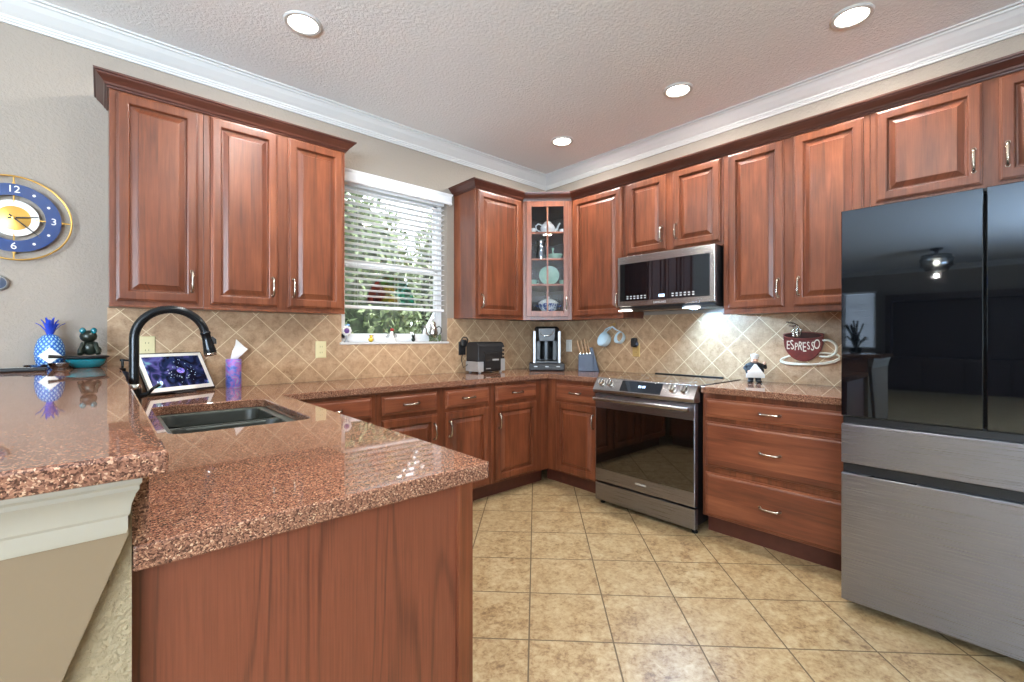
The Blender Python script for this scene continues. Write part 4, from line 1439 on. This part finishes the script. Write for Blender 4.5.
t = thing('teal_dish', 'small round teal glazed dish on the bar against the wall', 'dish', (-3.448, -.148, zb))
dx, dy = -3.448, -.148
G().lathe([(.050, 0), (.058, .004), (.072, .022), (.078, .042), (.074, .044), (.066, .024), (.048, .010), (.003, .008)], (dx, dy, zb), 32, None, True, False).done('dish', 'teal', t, smooth=50)
t = thing('skillet_tray', 'black flat tray with a long handle resting across the teal dish', 'tray', (dx, dy, zb+.044))
G().lathe([(.070, .0445), (.084, .050), (.086, .056), (.082, .057), (.070, .052), (.003, .0515)], (dx, dy, zb), 32, None, True, False).done('pan', 'softblack', t, smooth=40)
G().tube([(dx-.070, dy-.025, zb+.054), (dx-.10, dy-.035, zb+.058), (dx-.130, dy-.045, zb+.060)], [.006, .007, .009], 8).done('handle', 'black', t, smooth=60)

t = thing('frog_figurine', 'dark green frog figurine sitting on the black tray', 'figurine', (dx+.012, dy, zb+.053))
fx0, fy0, fz = dx+.012, dy, zb+.060
t.scale = (1.15, 1.15, 1.4)
G().ball((fx0, fy0, fz+.026), .030, .034, .027, 16).ball((fx0-.026, fy0+.004, fz+.015), .014, .024, .015, 10).ball((fx0+.026, fy0+.004, fz+.015), .014, .024, .015, 10).done('body', 'frog', t, smooth=60)
G().ball((fx0-.004, fy0-.014, fz+.066), .029, .027, .022, 16).done('head', 'frog', t, smooth=60)
G().ball((fx0-.022, fy0-.024, fz+.086), .011).ball((fx0+.013, fy0-.026, fz+.086), .011).done('eyes', 'teal', t, smooth=60)
G().tube([(fx0-.020, fy0-.02, fz+.040), (fx0-.028, fy0-.036, fz+.020), (fx0-.030, fy0-.046, fz+.004)], [.009, .007, .009], 8) \
    .tube([(fx0+.018, fy0-.02, fz+.040), (fx0+.024, fy0-.036, fz+.020), (fx0+.028, fy0-.046, fz+.004)], [.009, .007, .009], 8).done('front_legs', 'frog', t, smooth=60)

t = thing('remote_control', 'slim black remote lying on the bar at the left edge', 'remote', (-3.70, -.330, zb))
G().box(-3.845, -3.575, -.352, -.310, zb+.0005, zb+.017).done('body', 'black', t, bevel=.005, seg=3)
g = G()
for k in range(8):
    g.box(-3.70+k*.011, -3.694+k*.011, -.336, -.326, zb+.0165, zb+.019)
g.done('buttons', 'greypl', t)
t = thing('glass_dish', 'little pale blue glass dish beside the remote', 'dish', (-3.615, -.262, zb))
G().lathe([(.026, 0), (.030, .004), (.040, .024), (.038, .025), (.028, .008), (.003, .006)], (-3.615, -.262, zb), 24, None, True, False).done('bowl', 'blueglass', t, smooth=50)
t = thing('glass_dish', 'small clear glass dish in front of the teal dish', 'dish', (-3.540, -.235, zb))
G().lathe([(.022, 0), (.026, .004), (.036, .020), (.040, .030), (.038, .030), (.030, .016), (.020, .006), (.003, .005)], (-3.540, -.235, zb), 24, None, True, False).done('bowl', 'clear', t, smooth=50)

# ------------------------------------------------------------------ dishes in the glass cabinet
def cpt(a, b):          # a = along the cabinet front, b = back from the door
    p = fd @ Vector((a, 0, -b))
    return p.x, p.y


def cup_thing(a, b, z, label, m='ceramic', r=.030, h=.050, grp='cups in the glass cabinet', flip=1):
    x, y = cpt(a, b)
    t = thing('china_cup', label, 'cup', (x, y, z), grp)
    G().lathe([(r*.55, 0), (r*.6, .004), (r*.9, h*.5), (r, h), (r*.93, h), (r*.8, h*.5), (r*.4, .008), (.002, .007)], (x, y, z), 20, None, True, False).done('cup', m, t, smooth=50)
    f2 = FR((x, y, z), (R2*flip, -R2*flip, 0), (-R2*flip, -R2*flip, 0))
    G(f2).tube([(r*.9, h*.8, 0), (r*1.5, h*.85, 0), (r*1.6, h*.45, 0), (r*.8, h*.3, 0)], .003, 6).done('handle', m, t, smooth=60)
    return t


zz = SH[2]-.006
x, y = cpt(.005, .10)
t = thing('china_teapot', 'white china teapot on the top shelf of the glass cabinet', 'teapot', (x, y, zz))
G().lathe([(.036, 0), (.040, .006), (.066, .040), (.068, .062), (.052, .090), (.036, .100)], (x, y, zz), 26).done('pot', 'ceramic', t, smooth=60)
G().lathe([(.038, .100), (.032, .112), (.016, .122), (.006, .126), (.009, .136), (.002, .142)], (x, y, zz), 20).done('lid', 'ceramic', t, smooth=60)
f2 = FR((x, y, zz), (R2, -R2, 0), (-R2, -R2, 0))
G(f2).tube([(.055, .035, 0), (.085, .05, 0), (.098, .085, 0), (.112, .105, 0)], [.015, .011, .008, .007], 10).done('spout', 'ceramic', t, smooth=60)
G(f2).tube([(-.050, .085, 0), (-.085, .100, 0), (-.108, .080, 0), (-.100, .045, 0), (-.062, .025, 0)], .006, 8).done('handle', 'ceramic', t, smooth=60)
cup_thing(-.128, .075, zz, 'white china cup left of the teapot in the glass cabinet', flip=-1)
cup_thing(.140, .115, zz, 'white china cup right of the teapot in the glass cabinet')

zz = SH[1]-.006
x, y = cpt(-.055, .10)
t = thing('glass_pitcher', 'tall clear glass pitcher on the second shelf of the glass cabinet', 'pitcher', (x, y, zz))
G().lathe([(.042, 0), (.046, .006), (.050, .05), (.040, .11), (.034, .15), (.044, .185), (.041, .185), (.031, .15), (.037, .11), (.046, .05), (.040, .012), (.003, .01)], (x, y, zz), 24, None, True, False).done('jug', 'clear', t, smooth=60)
f2 = FR((x, y, zz), (-R2, R2, 0), (R2, R2, 0))
G(f2).tube([(.038, .165, 0), (.075, .155, 0), (.082, .10, 0), (.046, .055, 0)], .006, 8).done('handle', 'clear', t, smooth=60)
x, y = cpt(.070, .085)
t = thing('green_dish', 'shallow green dish beside the glass pitcher in the cabinet', 'dish', (x, y, zz))
G().lathe([(.036, 0), (.040, .004), (.066, .034), (.070, .052), (.066, .052), (.058, .032), (.034, .010), (.002, .008)], (x, y, zz), 26, None, True, False).done('bowl', 'green', t, smooth=50)
G().tube([(x-.01, y, zz+.01), (x-.02, y+.01, zz+.08), (x-.015, y+.012, zz+.11)], [.008, .006, .012], 8).done('bird_knob', 'green', t, smooth=60)

zz = SH[0]-.006
x, y = cpt(.018, .12)
t = thing('green_plate', 'round pale green plate standing upright in the glass cabinet', 'plate', (x, y, zz))
rt = frame_z((-R2, -R2, .22))
G().lathe([(.002, -.006), (.052, -.006), (.060, -.002), (.092, .004), (.092, .008), (.060, .003), (.052, -.001), (.002, -.001)], (x, y, zz+.094), 36, rt, False, False).done('plate', 'green', t, smooth=40)
G(FR((x, y, zz), (R2, -R2, 0), (-R2, -R2, 0))).box(-.035, .035, 0, .006, -.06, .05).box(-.035, -.029, .004, .016, .042, .050).box(.029, .035, .004, .016, .042, .050).box(-.003, .003, .004, .10, -.058, -.050) \
    .done('stand', 'softblack', t)
cup_thing(-.122, .085, zz, 'pale green cup left of the upright green plate', 'green')
cup_thing(.140, .125, zz, 'pale green cup right of the upright green plate', 'green')

zz = UB+.068
x, y = cpt(.012, .12)
t = thing('china_tureen', 'blue and white lidded tureen on the bottom shelf of the glass cabinet', 'tureen', (x, y, zz))
G().lathe([(.050, 0), (.052, .008), (.078, .030), (.092, .062), (.094, .078)], (x, y, zz), 30).done('bowl', swirl_mat('blue_white_china', [(.42, srgb(50, 72, 130)), (.5, srgb(200, 206, 216)), (.6, srgb(232, 232, 230))], 34, 0, .15), t, smooth=50)
G().lathe([(.098, .078), (.094, .086), (.070, .108), (.030, .124), (.008, .128), (.013, .140), (.003, .146)], (x, y, zz), 30).done('lid', 'ceramic', t, smooth=50)
f2 = FR((x, y, zz), (R2, -R2, 0), (-R2, -R2, 0))
for s_ in (-1, 1):
    G(f2).tube([(s_*.088, .05, -.012), (s_*.112, .062, -.008), (s_*.112, .062, .008), (s_*.088, .05, .012)], .005, 8).done('handle', 'blueink', t, smooth=60)

# ------------------------------------------------------------------ living room beyond the bar
t = thing('ceiling_fan_light', 'dark caged glass ceiling light mirrored in the refrigerator door', 'ceiling light', (-9.7, -2.26, 2.4))
G().lathe([(.09, ZC), (.085, ZC-.03), (.03, ZC-.05), (.02, ZC-.12)], (-9.7, -2.26, 0), 24).done('canopy', 'blackmetal', t, smooth=50)
G().lathe([(.20, ZC-.13), (.23, ZC-.20), (.22, ZC-.32), (.15, ZC-.41), (.03, ZC-.43)], (-9.7, -2.26, 0), 24).done('glass_globe', 'clear', t, smooth=50)
G().ball((-9.7, -2.26, ZC-.27), .05).done('bulb', 'bulb', t, smooth=60)
g = G()
for zz, r in ((ZC-.13, .205), (ZC-.20, .236), (ZC-.32, .226), (ZC-.41, .156)):
    g.tube([(-9.7+r*math.cos(2*PI*k/28), -2.26+r*math.sin(2*PI*k/28), zz) for k in range(29)], .007, 6)
g.lathe([(.06, ZC-.10), (.21, ZC-.125), (.21, ZC-.14), (.06, ZC-.12)], (-9.7, -2.26, 0), 24)
g.done('cage', 'blackmetal', t)
light('fan_bulb', 'POINT', (-9.7, -2.26, ZC-.5), 14, (1, .9, .78), shadow_soft_size=.025)
light('living_room_fill', 'AREA', (-6.0, -5.4, ZC-.01), 30, (1, .95, .88), shape='DISK', size=.5)  # fill light added over the unseen living room, no fixture there

t = thing('entertainment_unit', 'dark wooden wall unit along the far living room wall', 'cabinet', (-12.2, -3.1, 0))
G().box(-12.49, -12.05, -5.2, -1.15, 0, .75).done('base', 'darkunit', t, bevel=.004)
G().box(-12.49, -12.2, -5.2, -1.15, 2.05, 2.2).box(-12.49, -12.2, -5.2, -5.1, .75, 2.05).box(-12.49, -12.2, -1.25, -1.15, .75, 2.05).box(-12.49, -12.46, -5.1, -1.25, .75, 2.05).done('hutch', 'darkunit', t)
for k in range(6):
    G().box(-12.05, -12.03, -5.15+k*.665, -4.52+k*.665, .08, .70).done('door', 'darkunit', t, bevel=.004)

t = thing('window_blind', 'white blind on the far living room window', 'blind', (XL+.06, -.59, .95))
g = G()
for k in range(30):
    z = .97+.044*k
    g.loft([[(x, y, zz) for x, zz in ((XL+.040, z-.016), (XL+.042, z-.016), (XL+.074, z+.016), (XL+.072, z+.016))] for y in (-.93, -.25)])
g.done('slats', 'vinyl', t)
G().box(XL+.03, XL+.09, -.94, -.24, 2.28, 2.33).done('head_rail', 'vinyl', t)
t = thing('potted_plant', 'dark leafy plant in a pot on a stool before the far window', 'plant', (XL+.45, -.62, 0))
G().lathe([(.16, 0), (.13, .05), (.10, .7), (.16, .74), (.16, .78)], (XL+.45, -.62, 0), 18).done('stool', 'darkunit', t, smooth=40)
G().lathe([(.08, .781), (.12, .95), (.11, .95), (.09, .92)], (XL+.45, -.62, 0), 18).done('pot', 'frog', t, smooth=40)
g = G()
rp = random.Random(5)
for k in range(26):
    a, sp, hh = rp.uniform(0, 2*PI), rp.uniform(.08, .26), rp.uniform(.25, .75)
    d = Vector((math.cos(a), math.sin(a), 0))
    b_ = Vector((XL+.45, -.62, .92))
    g.tube([b_+d*.02, b_+d*sp*.4+Vector((0, 0, hh*.6)), b_+d*sp*.8+Vector((0, 0, hh*.95)), b_+d*sp*1.15+Vector((0, 0, hh*.9))], [.006, .016, .018, .002], 5)
g.done('leaves', 'frog', t)

# ------------------------------------------------------------------ garden outside the window
struct(G().box(-9, 7, .16, 14, -.25, -.10).done('ground', 'concrete'))


def shrub(x, y, z0, rx_, ry_, rz_, n, m, label, seed):
    t = thing('garden_tree', label, 'tree', (x, y, -.1))
    rr = random.Random(seed)
    G().tube([(x, y, -.1), (x+.05, y, z0*.5), (x-.03, y+.05, z0)], [.09, .07, .05], 8).done('trunk', 'bark', t, smooth=60)
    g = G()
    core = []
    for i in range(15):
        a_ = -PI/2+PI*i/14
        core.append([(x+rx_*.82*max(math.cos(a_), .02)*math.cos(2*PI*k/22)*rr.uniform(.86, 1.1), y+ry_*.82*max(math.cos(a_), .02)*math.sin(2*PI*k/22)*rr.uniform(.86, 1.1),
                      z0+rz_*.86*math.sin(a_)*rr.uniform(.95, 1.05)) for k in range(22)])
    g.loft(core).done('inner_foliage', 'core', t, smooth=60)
    g = G()
    for k in range(n):
        while True:
            p = Vector((rr.uniform(-1, 1), rr.uniform(-1, 1), rr.uniform(-1, 1)))
            if .80 < p.length < 1.04:
                break
        c = Vector((x+p.x*rx_, y+p.y*ry_, z0+p.z*rz_))
        a, b = Vector((rr.gauss(0, 1), rr.gauss(0, 1), rr.gauss(0, 1))).normalized(), Vector((rr.gauss(0, 1), rr.gauss(0, 1), rr.gauss(0, 1)))
        b = (b-a*b.dot(a)).normalized()
        s_ = rr.uniform(.04, .085)
        vs = [g.v(c-a*s_), g.v(c+b*s_*.45), g.v(c+a*s_), g.v(c-b*s_*.45)]
        g.f(vs)
    g.done('foliage', m, t)
    return t


shrub(-.75, 3.0, 1.55, .95, .7, 1.75, 4200, 'leaf', 'leafy green tree outside the left part of the window', 1)
shrub(1.15, 3.3, 1.7, .9, .7, 1.75, 4200, 'leaf2', 'pale green tree outside the right part of the window', 2)
shrub(-2.75, 3.2, 1.5, .9, .7, 1.6, 3000, 'leaf', 'dark green tree outside beyond the left window edge', 3)
shrub(3.1, 3.8, 1.7, 1.0, .8, 1.8, 3000, 'leaf', 'green tree behind the white shed outside', 5)
t = thing('garden_shed', 'white garden shed with a sloped roof outside the window', 'shed', (.45, 1.75, -.1))
G().box(-.02, .80, 1.55, 2.15, -.1, 1.28).done('walls', 'shed', t)
g = G()
g.loft([[(x, y, z) for y, z in ((1.45, 1.26), (1.85, 1.62), (2.25, 1.26), (2.25, 1.30), (1.85, 1.67), (1.45, 1.30))] for x in (-.10, .90)])
g.done('roof', 'shed', t)
